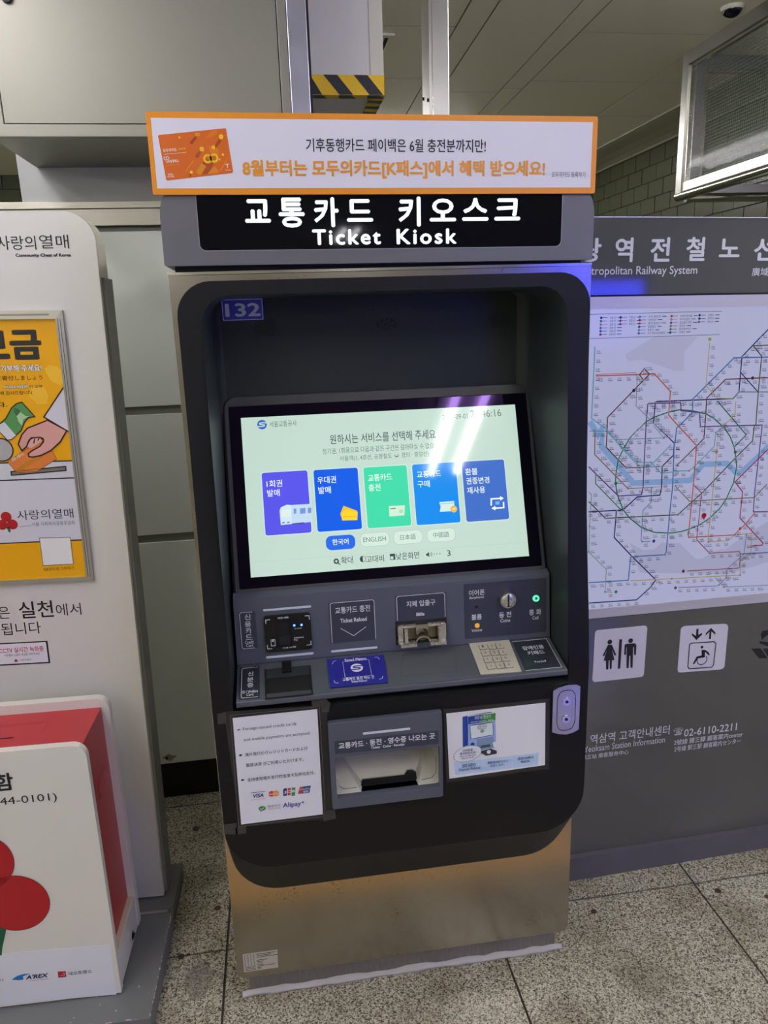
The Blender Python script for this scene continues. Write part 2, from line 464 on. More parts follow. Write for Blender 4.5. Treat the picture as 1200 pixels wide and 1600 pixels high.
# back wall of the passage
wb = struct(MB().box(-5, 2.8, 4.49, 4.6, 0, 2.6).build('wall_back', grout))
for r in range(4):
    z1 = 2.597 - r * .095; x = -2.6 + (.0 if r % 2 else .11)
    while x < -.9:
        piece('tile', ut, x + .003, x + .217, 4.482 - random.uniform(0, .002), 4.49, z1 - .089, z1, wb); x += .22
MB().box(-.9, 2.68, 4.484, 4.49, 0, 2.6).build('upper_tiling', tile_w, wb)
# walls of the hall behind the viewer (they only show in reflections)
hall = mat('pale_hall_wall', (222, 222, 212), .45, noise=(2, .08))
struct(MB().box(-5.1, -5, -11, 5, 0, 2.66).build('wall_left', hall))
struct(MB().box(-5, 6, -11.1, -11, 0, 2.66).build('wall_front', hall))
struct(MB().box(6, 6.1, -11, 5, 0, 2.66).build('wall_hall_right', hall))

# enamel-clad low wall behind the machine
lw = struct(MB().box(-3.2, .62, .862, 1.02, 0, 1.862).build('wall_side', seam))
for x0, x1 in ((-3.2, -1.55), (-1.545, -.62), (-.615, .62)):
    for z0, z1 in ((.126, .8985), (.9235, 1.2945), (1.3185, 1.808)):
        MB().box(x0, x1, .855, .868, z0, z1).build('panel', enamel, lw, .0015)
MB().box(-3.2, .62, .842, .862, 1.822, 1.866).build('steel_trim', steel_h, lw, .001)
MB().box(-3.2, .62, .834, 1.03, 1.866, 1.884).build('steel_ledge', steel_h, lw, .001)
MB().cyl(WB, -.2655, .1475, .0042, .001, .004, 12).build('screw_hole', hole_m, lw)
rust = mat('rust_stain', (150, 112, 52), .6, noise=(60, .35), alpha=.5)
MB().flat(WB, [(-.2565 + (.021 + .006 * math.sin(3 * t)) * math.cos(t), .1485 + (.011 + .003 * math.sin(4 * t + 1)) * math.sin(t)) for t in [i * .2618 for i in range(24)]], .0024).build('rust_stain', rust, lw)
struct(MB().box(-3.2, .62, .853, .865, 0, .124).build('baseboard_side', bstone))
# white upright panel above the ledge, and the steel cabinet that overhangs it
up = struct(MB().box(-.472, .33, .857, .90, 1.884, 2.6).build('trim_2', mat('white_upper_panel', (196, 198, 200), .3)))


# ------------------------------------------------------------------ lamps
def ceiling_light(x, y, where):
    t = thing('ceiling_light', 'twin-tube ceiling light recessed ' + where, 'light', (x, y, 2.6), 'twin-tube ceiling lights')
    MB().box(x - .16, x + .16, y - .63, y + .63, 2.594, 2.606).build('housing', white_box, t)
    for dx in (-.08, .08):
        MB().tube([(x + dx, y - .58, 2.570), (x + dx, y + .58, 2.570)], .021, 10).build('tube', mat('lit_tube', (252, 250, 252), .4, emit=LAMP), t)


for x, side in ((1.185, 'right-hand row'), (-1.2, 'left-hand row')):
    for y, n in ((-2.0, 'first'), (-5.2, 'second'), (-8.4, 'last')):
        if (x, y) != (1.185, -5.2): ceiling_light(x, y, 'over the hall, %s from the ticket machine in the %s' % (n, side))
ceiling_light(3.6, -5.2, 'as added fill above the blue advertising screen'); ceiling_light(3.6, -2.0, 'as added fill between map board and blue advertising screen')  # both added out of view to brighten the hall
for y, n in ((-2.0, 'first'), (-5.2, 'second'), (-8.4, 'third')): ceiling_light(-3.6, y, 'as added fill at the far left, %s from the wall' % n)  # unseen row added for more ambient light
ceiling_light(-.35, 3.35, 'as added fill deep in the passage behind the steel cabinet'); ceiling_light(-.75, -.35, 'as added fill above the donation stand')  # put in unseen to brighten the passage and the left side
ceiling_light(.65, 3.55, 'as added fill deep in the passage, straight behind the ticket machine'); ceiling_light(1.3, 3.85, 'as added fill in the passage, between ticket machine and tiled wall')  # hidden by the banner, added to brighten the passage and its ceiling
ceiling_light(2.3, -1.1, 'as added fill in front of the railway map board'); ceiling_light(-1.0, 2.3, 'as added fill in the passage behind the steel cabinet'); ceiling_light(1.6, .45, 'above the gap between ticket machine and map board')  # first two added out of view, to light map board and passage
ad = thing('advertising_screen', 'freestanding blue lit advertising screen across the hall', 'screen', (2.92, -4.1, 0))
MB().box(2.16, 3.68, -4.2, -4.02, 0, 1.86).build('casing', blackp, ad)
MB().box(2.22, 3.62, -4.02, -4.012, 1.28, 1.79).build('lit_panel', mat('blue_lit_panel', (50, 60, 255), .4, emit=BLUE), ad)

# ------------------------------------------------------------------ the ticket machine
K = thing('ticket_kiosk', 'tall black and stainless ticket machine with lit screen and lit header', 'ticket machine', (.4, .25, 0))
# stainless body: front sheet with rounded lower corners, body box behind it, recessed plinth
MB().ring(K0, rrect(0, .0745, .8, 1.6395, (.022, .022, .002, .002), 6), rrect(.032, .45, .768, 1.61, (.01, .01, .05, .05), 6), -.004, 0).build('front_sheet', steel_fr, K, .0012)
mb = MB().box(.0, .004, .004, .52, .0745, 1.636).box(.796, .8, .004, .52, .0745, 1.636).box(.004, .796, .5, .52, .09, 1.636).box(.004, .796, .004, .5, 1.62, 1.636).box(.004, .796, .004, .5, .09, .104)
mb.build('cabinet', steel, K)
MB().box(.0, .8, -.0015, .004, 1.6345, 1.6405).build('top_edge', steel_pol, K, .0008)
MB().box(.022, .778, .028, .50, 0, .11).build('plinth', mat('scuffed_steel_plinth', (150, 146, 148), .4, .8, noise=(30, .3), stretch=(6, 6, 1)), K)
cp = []
for i in range(33):
    x = lerp(.004, .796, i / 32); h = .008 + .007 * random.random(); d = .007 + .005 * random.random()
    cp.append([(x, .03, 0), (x, .028 - d, 0), (x, .028 - d * .8, h * .45), (x, .027, h), (x, .03, h)])
MB().loft(cp, True, (True, True)).build('sealant_bead', caulk, K)
spec = slab(K0, [(0.0147, 0.0926), (0.0936, 0.0924), (0.0943, 0.1425), (0.0151, 0.1428)], mat('white_data_plate', (176, 172, 160), .5), K, 'data_plate', 0, .0006)
q0, q1 = [(0.0147, 0.0926), (0.0943, 0.1425)]
mb = MB()
W_, H_ = q1[0] - q0[0], q1[1] - q0[1]
for r in range(11):
    v = q1[1] - H_ * (.08 + r * .083)
    for c in range(4):
        if r < 8: mb.fbox(K0, q0[0] + W_ * (.05 + c * .085), q0[0] + W_ * (.05 + c * .085) + .0022, v - .0016, v, .0006, .0008)
    ln = (.55, .42, .6, 0, .3, .2, .15, .18, .5, .12, .1)[r]
    if ln: mb.fbox(K0, q0[0] + W_ * .4, q0[0] + W_ * (.4 + ln), v - .0014, v, .0006, .0008)
    if r > 7: mb.fbox(K0, q0[0] + W_ * .05, q0[0] + W_ * .35, v - .0012, v, .0006, .0008)
o = mb.build('fine_print', ink, spec); o['kind'] = 'stuff'


def depth(z):
    """how far the black front stands proud of the steel at height z"""
    pts = [(.0, .089), (.84, .089), (.95, .077), (1.05, .062), (1.15, .049), (1.25, .041), (1.35, .036), (1.45, .031), (1.55, .029), (1.7, .028)]
    for (a, p), (b, q) in zip(pts, pts[1:]):
        if a <= z <= b: return lerp(p, q, (z - a) / (b - a))
    return .028


def arc_rows(z0, z1, x0, x1, rb, rt, seg=8):
    """(z, left, right) rows of a rounded rectangle"""
    out = []
    for k in range(seg + 1):
        a = k / seg * math.pi / 2; out.append((z0 + rb * (1 - math.cos(a)), x0 + rb * (1 - math.sin(a)), x1 - rb * (1 - math.sin(a))))
    for k in range(seg + 1):
        a = k / seg * math.pi / 2; out.append((z1 - rt * (1 - math.sin(a)), x0 + rt * (1 - math.cos(a)), x1 - rt * (1 - math.cos(a))))
    return out


OX0, OX1, IX0, IX1 = .0125, .7875, .053, .7425
orow = arc_rows(.440, 1.6225, OX0, OX1, .10, .062)
irow = arc_rows(.800, 1.598, IX0, IX1, .0005, .055)
TRAY = (.2468, .5935, .4632, .6880)
zs = sorted({TRAY[1], TRAY[3]} | {round(r[0], 5) for r in orow} | {round(r[0], 5) for r in irow} | {.84, .95, 1.05, 1.15, 1.25, 1.35, 1.45})


def at_row(rw, z):
    for (a, l0, r0), (b, l1, r1) in zip(rw, rw[1:]):
        if a - 1e-6 <= z <= b + 1e-6:
            t = 0 if b - a < 1e-7 else (z - a) / (b - a); return lerp(l0, l1, t), lerp(r0, r1, t)
    return (rw[0][1], rw[0][2]) if z < rw[0][0] else (rw[-1][1], rw[-1][2])


mb = MB()
def srow(z):
    l, r = at_row(orow, z); il, ir = at_row(irow, min(max(z, irow[0][0]), irow[-1][0])); y = -depth(z)
    il, ir = max(il, l), min(ir, r)
    return [(l, y, z), (il, y, z), (ir, y, z), (r, y, z)]
for a, b in zip(zs, zs[1:]):
    A, Bq = srow(a), srow(b); inside = a >= .7999 and b <= 1.5981
    for k in range(3):
        if k == 1 and inside: continue
        if k == 1 and a >= TRAY[1] - 1e-4 and b <= TRAY[3] + 1e-4:
            for ua, ub in ((A[1][0], TRAY[0]), (TRAY[2], A[2][0])): mb.add([(ua, A[1][1], a), (ub, A[1][1], a), (ub, A[1][1], b), (ua, A[1][1], b)], [(0, 1, 2, 3)], False)
            continue
        mb.add([A[k], A[k + 1], Bq[k + 1], Bq[k]], [(0, 1, 2, 3)], False)
rim = [(z, *at_row(orow, z)) for z in zs]
rear = arc_rows(.309, 1.6225, OX0, OX1, .105, .062)
fl = [(l, -depth(z), z) for z, l, r in rim] + [(r, -depth(z), z) for z, l, r in reversed(rim)]
def rz(z): return .309 + (z - .44) * (1.6225 - .309) / (1.6225 - .44) if z < .8 else None
rl = []
for z, l, r in rim:
    zz = lerp(.309, .75, (z - .44) / (.75 - .44)) if z < .75 else z
    a, b = at_row(rear, zz)
    if z <= .5401: # corner: keep the same corner parameter so the chamfer stays even
        t = (z - .44) / .10; zz = .309 + .105 * t; a = lerp(OX0, OX0, 0) + .105 * (l - OX0) / .10; b = OX1 - .105 * (OX1 - r) / .10
    rl.append((a, 0.0, zz, b))
rb = [(a, 0.0, z) for a, _, z, b in rl] + [(b, 0.0, z) for a, _, z, b in reversed(rl)]
mb.loft([fl, rb], True)
front = mb.build('front_housing', blackp, K)

# recess behind the opening
def loop(y, x0, x1, z0, z1, r): return [(x, y, z) for x, z in rrect(x0, z0, x1, z1, (.001, .001, r, r), 8)]
def loopd(x0, x1, z0, z1, r): return [(x, -depth(z), z) for x, z in rrect(x0, z0, x1, z1, (.001, .001, r, r), 8)]
MB().loft([loopd(IX0, IX1, .80, 1.598, .055), loop(.02, .056, .740, .80, 1.597, .05), loop(.10, .060, .738, .80, 1.597, .04), loop(.150, .062, .734, .80, 1.597, .03), loop(.166, .067, .722, .80, 1.597, .025), loop(.17, .075, .706, .80, 1.597, .02)], True, (False, True)).build('recess_lining', black_in, K)
grl = MB()
for u, v, n, m_ in ((.1655, 1.538, 10, 9), (.668, 1.538, 10, 9)):
    for r in range(-4, 5):
        k = 13 - abs(r)
        for c in range(k): grl.disc(RB, u + (c - (k - 1) / 2) * .0040, v + r * .0036, .0013, .0006, 6)
for i in range(46):
    a = random.uniform(0, 6.283); r = math.sqrt(random.random()); grl.disc(RB, .4198 + .022 * r * math.cos(a), 1.5373 + .013 * r * math.sin(a), .0014, .0006, 6)
for x in (.392, .418, .443): grl.disc(RB, x, 1.567, .0016, .0006, 6)
o = grl.build('speaker_holes', hole_m, K); o['kind'] = 'stuff'
pb = (0.0791, 1.5533, 0.1633, 1.5971)
np_ = slab(RB, rrect(*pb, .0015), mat('navy_plate', (50, 58, 180), .3), K, 'number_plate', .0005, .002)
MB().ring(RB, rrect(*bx(pb, -.0012), .001), rrect(*bx(pb, -.0024), .001), .002, .0023).build('border', white_pr, np_)
text(RB, '132', (0.086, 1.5612, 0.1573, 1.5881), white_pr, np_, .0024, .035)

# screen: wedge-shaped surround, black border glass, lit display
S0, S1, T0, T1 = -.0375, .6375, -.043, .3835
def sp(a, b, w=0.0): return SC.p(a, b, w)
loops = []
def rr_s(d, w): return [SC.p(a, b, w) for a, b in rrect(S0 + d, T0 + d, S1 - d, T1 - d, (.004, .004, .03 - d * .6, .03 - d * .6), 6)]
back = [V3((p.x, max(.168, p.y + .01), p.z)) for p in rr_s(0, -.012)]
MB().loft([back, rr_s(0, -.012), rr_s(.001, -.003), rr_s(.006, .002), [SC.p(a, b, .002) for a, b in rrect(-.0240, -.0255, .6263, .3580, (.003, .003, .003, .003), 6)], [SC.p(a, b, -.003) for a, b in rrect(-.0240, -.0255, .6263, .3580, (.003, .003, .003, .003), 6)]], False).build('screen_surround', grey_fr, K)
flat(SC, rect((-.0242, -.0257, .6265, .3582)), glassscr, K, 'screen_border', -.0012)
def scr(name, c, e=1.0): return mat('lit_' + name, c, .045, 0, .5, emit=e)
disp = flat(SC, rect((.0009, -.0025, .5992, .3335)), scr('pale_green', (197, 222, 208), .92), K, 'display', -.0008)
def dpoly(px, c, name='tile', w=-.0004, e=1.0): return flat(SC, px, scr(c[0], c[1], e), disp, name, w)
GR = ('grey_text', (104, 116, 118)); DK = ('dark_text', (60, 72, 80)); WH = ('white_text', (236, 246, 240))
def dtext(s, b, c=GR, bold=0.0, w=-.0002): return text(SC, s, b, scr(*c), disp, w, bold)
# metro emblem and name
def swoosh(F, u, v, r, c, parent, w):
    """disc with an S-shaped band; c = (disc material, band material)"""
    MB().disc(F, u, v, r, w, 28).build('emblem', c[0], parent)
    S = [(1.0, .34), (.3, .42), (-.2, .40), (-.52, .26), (-.5, .10), (-.2, .02), (.2, -.02), (.5, -.10), (.52, -.26), (.2, -.40), (-.3, -.42), (-1.0, -.34)]
    MB().line(F, [(u + x * r * .96, v + y * r) for x, y in S], r * .25, w + .0002).build('emblem_band', c[1], parent)
ec = (0.0442, 0.3169)
swoosh(SC, ec[0], ec[1], .0100, (scr('emblem_blue', (40, 96, 190)), scr('pale_green', (197, 222, 208), .92)), disp, -.0003)
dtext('서울교통공사', (0.0596, 0.31, 0.1169, 0.3231), GR, .005)
dtext('2025-09-01', (0.4334, 0.3073, 0.4894, 0.3186))
dtext('21:46:16', (0.4961, 0.3087, 0.5658, 0.3251))
dtext('원하시는 서비스를 선택해 주세요', (0.1849, 0.2666, 0.4147, 0.2875), DK, .006)
dtext('정기권, 1회용으로 다음과 같은 구간은 갈아타실 수 없습니다.', (0.1673, 0.2454, 0.4304, 0.2586))
dtext('서울역(1, 4호선, 공항철도 ↔ 경의 · 중앙선)', (0.203, 0.2276, 0.3962, 0.2407))
TL = [((408.5,740.5),(484.5,737),(489,829),(414.5,834.5)), ((489.5,736),(561.5,732.5),(568,823.5),(495.5,829)), ((567.5,732),(638,728.5),(644.5,818.5),(573.5,823.5)), ((643,728),(715.5,723.5),(721.5,813.5),(651,818.5)), ((721,723.5),(790,719),(797.5,809),(728,813.5))]
buttons = [((0.0363, 0.082, 0.1324, 0.2143), (88, 84, 228)), ((0.145, 0.0819, 0.2394, 0.2138), (18, 92, 226)), ((0.2515, 0.082, 0.3457, 0.213), (66, 214, 166)), ((0.3572, 0.0814, 0.4538, 0.213), (24, 138, 232)), ((0.4668, 0.081, 0.5625, 0.2128), (66, 110, 196))]
halo = scr('button_edge', (214, 236, 240))
for b, c in buttons:
    MB().flat(SC, rrect(*bx(b, .0012), .006), -.0006).build('menu_button_edge', halo, disp)
    lo, hi = rrect(*b, .005, 5), None
    MB().flat(SC, lo, -.0005).build('menu_button', scr('button_%d_%d_%d' % c, c), disp)
for s, b in (('1회권', (0.0454, 0.1829, 0.0781, 0.1977)), ('발매', (0.0455, 0.1631, 0.0715, 0.1779)), ('우대권', (0.1522, 0.1838, 0.1916, 0.1988)), ('발매', (0.1527, 0.1623, 0.1792, 0.1773)), ('교통카드', (0.26, 0.1819, 0.312, 0.197)), ('충전', (0.2598, 0.161, 0.2854, 0.1761)), ('교통카드', (0.3665, 0.1833, 0.4194, 0.1979)), ('구매', (0.3662, 0.1622, 0.3929, 0.1767)), ('환불', (0.4734, 0.1828, 0.5006, 0.1975)), ('권종변경', (0.4737, 0.1623, 0.5254, 0.177)), ('재사용', (0.474, 0.1416, 0.5141, 0.1563))):
    dtext(s, b, WH, .012)
# small pictures on the buttons
def pic(name, polys, w=-.0003):
    for i, (pts, c) in enumerate(polys): flat(SC, pts, scr('pic_%d_%d_%d' % c, c), disp, name, w + i * .00002)
CPX = lambda pts: pts
pic('train_picture', [([(0.0694, 0.1019), (0.092, 0.1027), (0.0947, 0.1427), (0.0842, 0.144), (0.0719, 0.1393), (0.0687, 0.1323)], (206, 226, 240)), ([(0.092, 0.1027), (0.1343, 0.1041), (0.1363, 0.1424), (0.0947, 0.1427)], (190, 214, 236)), ([(0.0714, 0.1184), (0.0906, 0.1186), (0.0917, 0.1344), (0.073, 0.1335)], (218, 234, 226)), ([(0.0976, 0.1236), (0.103, 0.1239), (0.1038, 0.1348), (0.0983, 0.1345)], (112, 150, 214)), ([(0.1108, 0.1227), (0.1223, 0.1232), (0.1231, 0.1347), (0.1116, 0.1343)], (112, 150, 214)), ([(0.1271, 0.1232), (0.1344, 0.1233), (0.1352, 0.1345), (0.1279, 0.1344)], (112, 150, 214)), ([(0.0723, 0.1053), (0.0777, 0.1055), (0.0779, 0.108), (0.0725, 0.1077)], (70, 110, 190)), ([(0.0825, 0.1052), (0.0879, 0.1054), (0.0881, 0.1079), (0.0827, 0.1076)], (70, 110, 190)), ([(0.0931, 0.1014), (0.1178, 0.1022), (0.118, 0.1046), (0.0932, 0.1039)], (60, 80, 150))])
pic('ticket_picture', [([(0.1955, 0.1176), (0.1988, 0.1036), (0.2302, 0.1015), (0.2317, 0.1213), (0.2034, 0.1337)], (240, 190, 40)), ([(0.1981, 0.1027), (0.2305, 0.1014), (0.2324, 0.1182), (0.209, 0.1259), (0.1987, 0.119)], (250, 208, 40)), ([(0.2005, 0.1112), (0.2299, 0.1098), (0.2298, 0.1085), (0.2004, 0.1099)], (220, 160, 30))])
pic('card_picture', [([(0.2997, 0.1044), (0.3322, 0.1047), (0.3352, 0.1262), (0.3002, 0.1267)], (206, 232, 208)), ([(0.3029, 0.1215), (0.3148, 0.122), (0.3147, 0.1201), (0.3028, 0.1197)], (90, 120, 110)), ([(0.3214, 0.1104), (0.3295, 0.1104), (0.3301, 0.1172), (0.3219, 0.1172)], (170, 210, 190))])
pic('ticket_picture', [([(0.4098, 0.1069), (0.4422, 0.1066), (0.4435, 0.1285), (0.4104, 0.1281), (0.4128, 0.1186)], (208, 232, 224)), ([(0.41, 0.1231), (0.4431, 0.1235), (0.4432, 0.1253), (0.4101, 0.125)], (160, 196, 200))])
mb = MB().disc(SC, *[(0.441, 0.1111)][0], .0075, -.00022, 18); mb.build('coin_picture', scr('coin', (240, 180, 50)), disp)
text(SC, 'W', (0.4369, 0.1087, 0.4455, 0.1131), scr(*WH), disp, -.0001, .02)
A_ = [(0.5246, 0.1128), (0.526, 0.1275), (0.5464, 0.1274)]; B_ = [(0.5528, 0.1194), (0.5522, 0.1068), (0.5328, 0.1068)]
arr = MB().line(SC, A_, .0032, -.0003).line(SC, B_, .0032, -.0003)
arr.flat(SC, [(0.5462, 0.1325), (0.5542, 0.1273), (0.5459, 0.1224)], -.0003).flat(SC, [(0.5333, 0.1119), (0.5244, 0.1068), (0.533, 0.1018)], -.0003)
arr.build('arrows_picture', scr(*WH), disp)
flat(SC, [(0.5341, 0.1143), (0.5432, 0.1144), (0.5439, 0.1213), (0.5348, 0.1212)], scr('pic_110_180_240', (110, 180, 240)), disp, 'arrows_picture', -.0003)
# language pills and the tool row
pill = (0.1606, 0.0416, 0.2227, 0.0719)
MB().flat(SC, rrect(*pill, .012, 8), -.0005).build('language_button', scr('pill_blue', (42, 104, 226)), disp)
dtext('한국어', (0.1744, 0.0517, 0.2084, 0.0645), WH, .015)
for s, b, tb in (('ENGLISH', (0.2339, 0.0438, 0.2955, 0.0721), (0.2397, 0.0533, 0.2884, 0.0634)), ('日本語', (0.3053, 0.0433, 0.3676, 0.0718), (0.3194, 0.0522, 0.3528, 0.0638)), ('中國語', (0.3776, 0.043, 0.4391, 0.0708), (0.3912, 0.0518, 0.4256, 0.0635))):
    lp = rrect(*b, .011, 8); MB().flat(SC, lp, -.0005).build('language_button', scr('pill_pale', (206, 228, 214)), disp)
    MB().line(SC, lp, .0007, -.0004, True).build('button_outline', scr('pill_edge', (160, 184, 172)), disp); dtext(s, tb, GR)
MB().line(SC, [(.001, (0.1461, 0.0284)[1]), (.599, (0.4491, 0.0278)[1])], .0006, -.0005).build('rule', scr('rule', (178, 202, 190)), disp)
for px in [(0.1675, 0.0174), (0.223, 0.0172), (0.2865, 0.0165), (0.3654, 0.0174), (0.4306, 0.0181)]:
    MB().line(SC, [(px[0], -.0015), (px[0], px[1] + .012)], .0006, -.0005).build('rule', scr('rule', (178, 202, 190)), disp)
for s, b in (('확대', (0.1898, 0.011, 0.2149, 0.0258)), ('고대비', (0.2427, 0.0096, 0.281, 0.0244)), ('낮은화면', (0.3073, 0.0107, 0.3571, 0.0257)), ('3', (0.4179, 0.0109, 0.4256, 0.0232))): dtext(s, b, DK, .004)
mb = MB(); c = (0.1796, 0.0178)
mb.disc(SC, *c, .0058, -.0004, 18).line(SC, [(c[0] + .004, c[1] - .004), (c[0] + .0078, c[1] - .0078)], .0022, -.0004); mb.build('zoom_icon', scr(*DK), disp)
mb = MB().line(SC, [(c[0] - .003, c[1]), (c[0] + .003, c[1])], .0013, -.0002).line(SC, [(c[0], c[1] - .003), (c[0], c[1] + .003)], .0013, -.0002); mb.build('zoom_icon', scr(*WH), disp)
c = (0.236, 0.0183)
MB().line(SC, [(c[0] + .0062 * math.cos(a), c[1] + .0062 * math.sin(a)) for a in [i * .3142 for i in range(20)]], .001, -.0004, True).flat(SC, [(c[0] + .0062 * math.cos(a), c[1] + .0062 * math.sin(a)) for a in [math.pi / 2 + i * .3142 for i in range(11)]], -.0004).build('contrast_icon', scr(*DK), disp)
b = (0.2946, 0.0124, 0.3047, 0.0241)
MB().line(SC, rect(b), .0012, -.0004, True).flat(SC, rect((b[0], (b[1] + b[3]) / 2 + .001, b[2], b[3])), -.0004).flat(SC, rect(((b[0] + b[2]) / 2 + .0015, b[1], b[2], b[3])), -.0004).build('low_screen_icon', scr(*DK), disp)
c = (0.3759, 0.0173)
mb = MB().flat(SC, [(c[0] - .004, c[1] - .002), (c[0] - .0015, c[1] - .002), (c[0] + .003, c[1] - .0055), (c[0] + .003, c[1] + .0055), (c[0] - .0015, c[1] + .002), (c[0] - .004, c[1] + .002)], -.0004)
for r in (.005, .0075): mb.line(SC, [(c[0] + .002 + r * math.cos(a), c[1] + r * math.sin(a)) for a in (-.7, -.35, 0, .35, .7)], .0008, -.0004)
for i in range(3): mb.disc(SC, c[0] + .014 + i * .006, c[1] + .0003, .0011, -.0004, 8)
mb.build('volume_icon', scr(*DK), disp)

# control panel: near-vertical upper face and a sloping shelf, one grey moulding
prof = [(.03, 1.012), (.0125, 1.0052), (.0045, .8630), (.006, .8592), (-.098, .8338), (-.1015, .8322), (-.1010, .8235), (-.096, .819), (.03, .819)]
x0, x1 = .063, .7345
cpn = MB().loft([[(lerp(x0, x1, k) + (0.0 if z > .87 else (-.0022 if k == 0 else .0015)), y, z) for y, z in prof] for k in (0, 1)], False, (True, True)).build('control_panel', grey_pn, K, .0012)
lipc = MB().loft([[(x, y, z) for y, z in ((.0045, .8604), (-.0985, .8347), (-.0985, .8336), (.0045, .8594))] for x in (x0 + .001, x1 - .001)], False, (True, True)).build('shelf_top', grey_sh, K)
def plate(F, b, r, name, m=label_d, w0=0.0, w1=.0006, par=cpn): return slab(F, rrect(*b, r), m, par, name, w0, w1)
def three_sides(F, b, sides, par, w=.0010, t=.0011):
    """white rule round three sides of a label: 'l', 'r' or 'b' names the open side"""
    u0, v0, u1, v1 = b; r = .003
    if sides == 'r': pts = [(u1, v1), (u0 + r, v1), (u0, v1 - r), (u0, v0 + r), (u0 + r, v0), (u1, v0)]
    elif sides == 'l': pts = [(u0, v1), (u1 - r, v1), (u1, v1 - r), (u1, v0 + r), (u1 - r, v0), (u0, v0)]
    else: pts = [(u0, v0), (u0, v1 - r), (u0 + r, v1), (u1 - r, v1), (u1, v1 - r), (u1, v0)]
    MB().line(F, pts, t, w).build('label_rule', white_pr, par)
def ctext(F, s, b, bold=0.0, par=cpn, w=.0011, m=None): return text(F, s, b, m or white_pr, par, w, bold)
# credit card label and reader
plate(CU, (0.008, 0.0343, 0.043, 0.1139), .003, 'label_plate')
three_sides(CU, (0.0111, 0.0349, 0.0371, 0.113), 'r', cpn)
for s, b in (('신', (0.0207, 0.0965, 0.033, 0.1089)), ('용', (0.0199, 0.0813, 0.0331, 0.0936)), ('카', (0.0211, 0.0673, 0.0328, 0.0797)), ('드', (0.02, 0.0538, 0.0337, 0.0649)), ('Credit', (0.0179, 0.045, 0.0355, 0.0519)), ('Card', (0.0199, 0.0381, 0.0336, 0.0443))): ctext(CU, s, b, .02)
for b in ((0.0592, 0.1118, 0.1575, 0.1162), (0.0584, 0.009, 0.1568, 0.0135), (0.1938, 0.0091, 0.2918, 0.0136)): plate(CU, b, .0018, 'light_bar', ledbar, 0, .0008)
rb_ = (0.059, 0.0235, 0.1549, 0.1025)
rd = MB().prism(CU, rrect(*rb_, .006), 0, .006).build('card_reader', mat('black_reader_plastic', (16, 16, 20), .22), K, .001)
hb = (0.0849, 0.0346, 0.1136, 0.0905)
MB().ring(CU, rrect(*bx(hb, .001), .002, 3), rrect(*hb, .002, 3), .006, .009).build('card_slot_rim', blackm, rd)
flat(CU, rrect(*hb, .002, 3), hole_m, rd, 'card_slot', .0064)
MB().fbox(CU, hb[0] + .002, hb[2] - .002, hb[1] + .002, lerp(hb[1], hb[3], .42), .0064, .0088).build('card_guide', blackm, rd, .001)
for pts in ([(0.0629, 0.087), (0.0632, 0.0946), (0.0721, 0.0949)], [(0.1436, 0.0966), (0.1521, 0.0964), (0.1523, 0.0877)], [(0.1525, 0.0413), (0.1527, 0.033), (0.1434, 0.0328)], [(0.0628, 0.0405), (0.0632, 0.032), (0.0721, 0.0319)]):
    MB().line(CU, pts, .0014, .0064).build('corner_mark', white_pr, rd)
for c in [(0.1205, 0.0781), (0.1355, 0.0779)]: MB().cyl(CU, c[0], c[1], .0022, .006, .0072, 12).build('indicator_lamp', mat('blue_led', (120, 170, 255), .3, emit=6, ecol=(70, 110, 255)), rd)
for s, b in (('NKD-1000', (0.0881, 0.0947, 0.1097, 0.0985)), ('카드를 대주세요', (0.0938, 0.0295, 0.1214, 0.0339)), ('SAMSUNG', (0.1184, 0.0493, 0.1379, 0.0524)), ('Pay', (0.1181, 0.0441, 0.1259, 0.0479)), ('IC CARD', (0.1206, 0.07, 0.1355, 0.0718))): ctext(CU, s, b, .03, rd, .0064)
flat(CU, [(0.1163, 0.0615), (0.137, 0.0614), (0.1371, 0.0637), (0.1161, 0.0638)], hole_m, rd, 'swipe_slot', .0063)
MB().line(CU, [(0.0709, 0.0511), (0.079, 0.0511), (0.0791, 0.0379), (0.0708, 0.0377)], .0009, .0064, True).flat(CU, [(0.0734, 0.0467), (0.0765, 0.0467), (0.0765, 0.0495), (0.0752, 0.0525), (0.0733, 0.0496)], .0064).build('card_icon', white_pr, rd)
# ticket reload label
plate(CU, (0.1936, 0.0291, 0.2905, 0.1184), .003, 'label_plate')
three_sides(CU, (0.1969, 0.0307, 0.2892, 0.1174), 'b', cpn)
ctext(CU, '교통카드 충전', (0.2067, 0.0929, 0.2799, 0.1075), .015); ctext(CU, 'Ticket Reload', (0.2162, 0.0726, 0.2721, 0.0817), .03)
MB().line(CU, [(0.216, 0.061), (0.2427, 0.0422), (0.27, 0.0596)], .0012, .001).build('arrow_mark', white_pr, cpn)
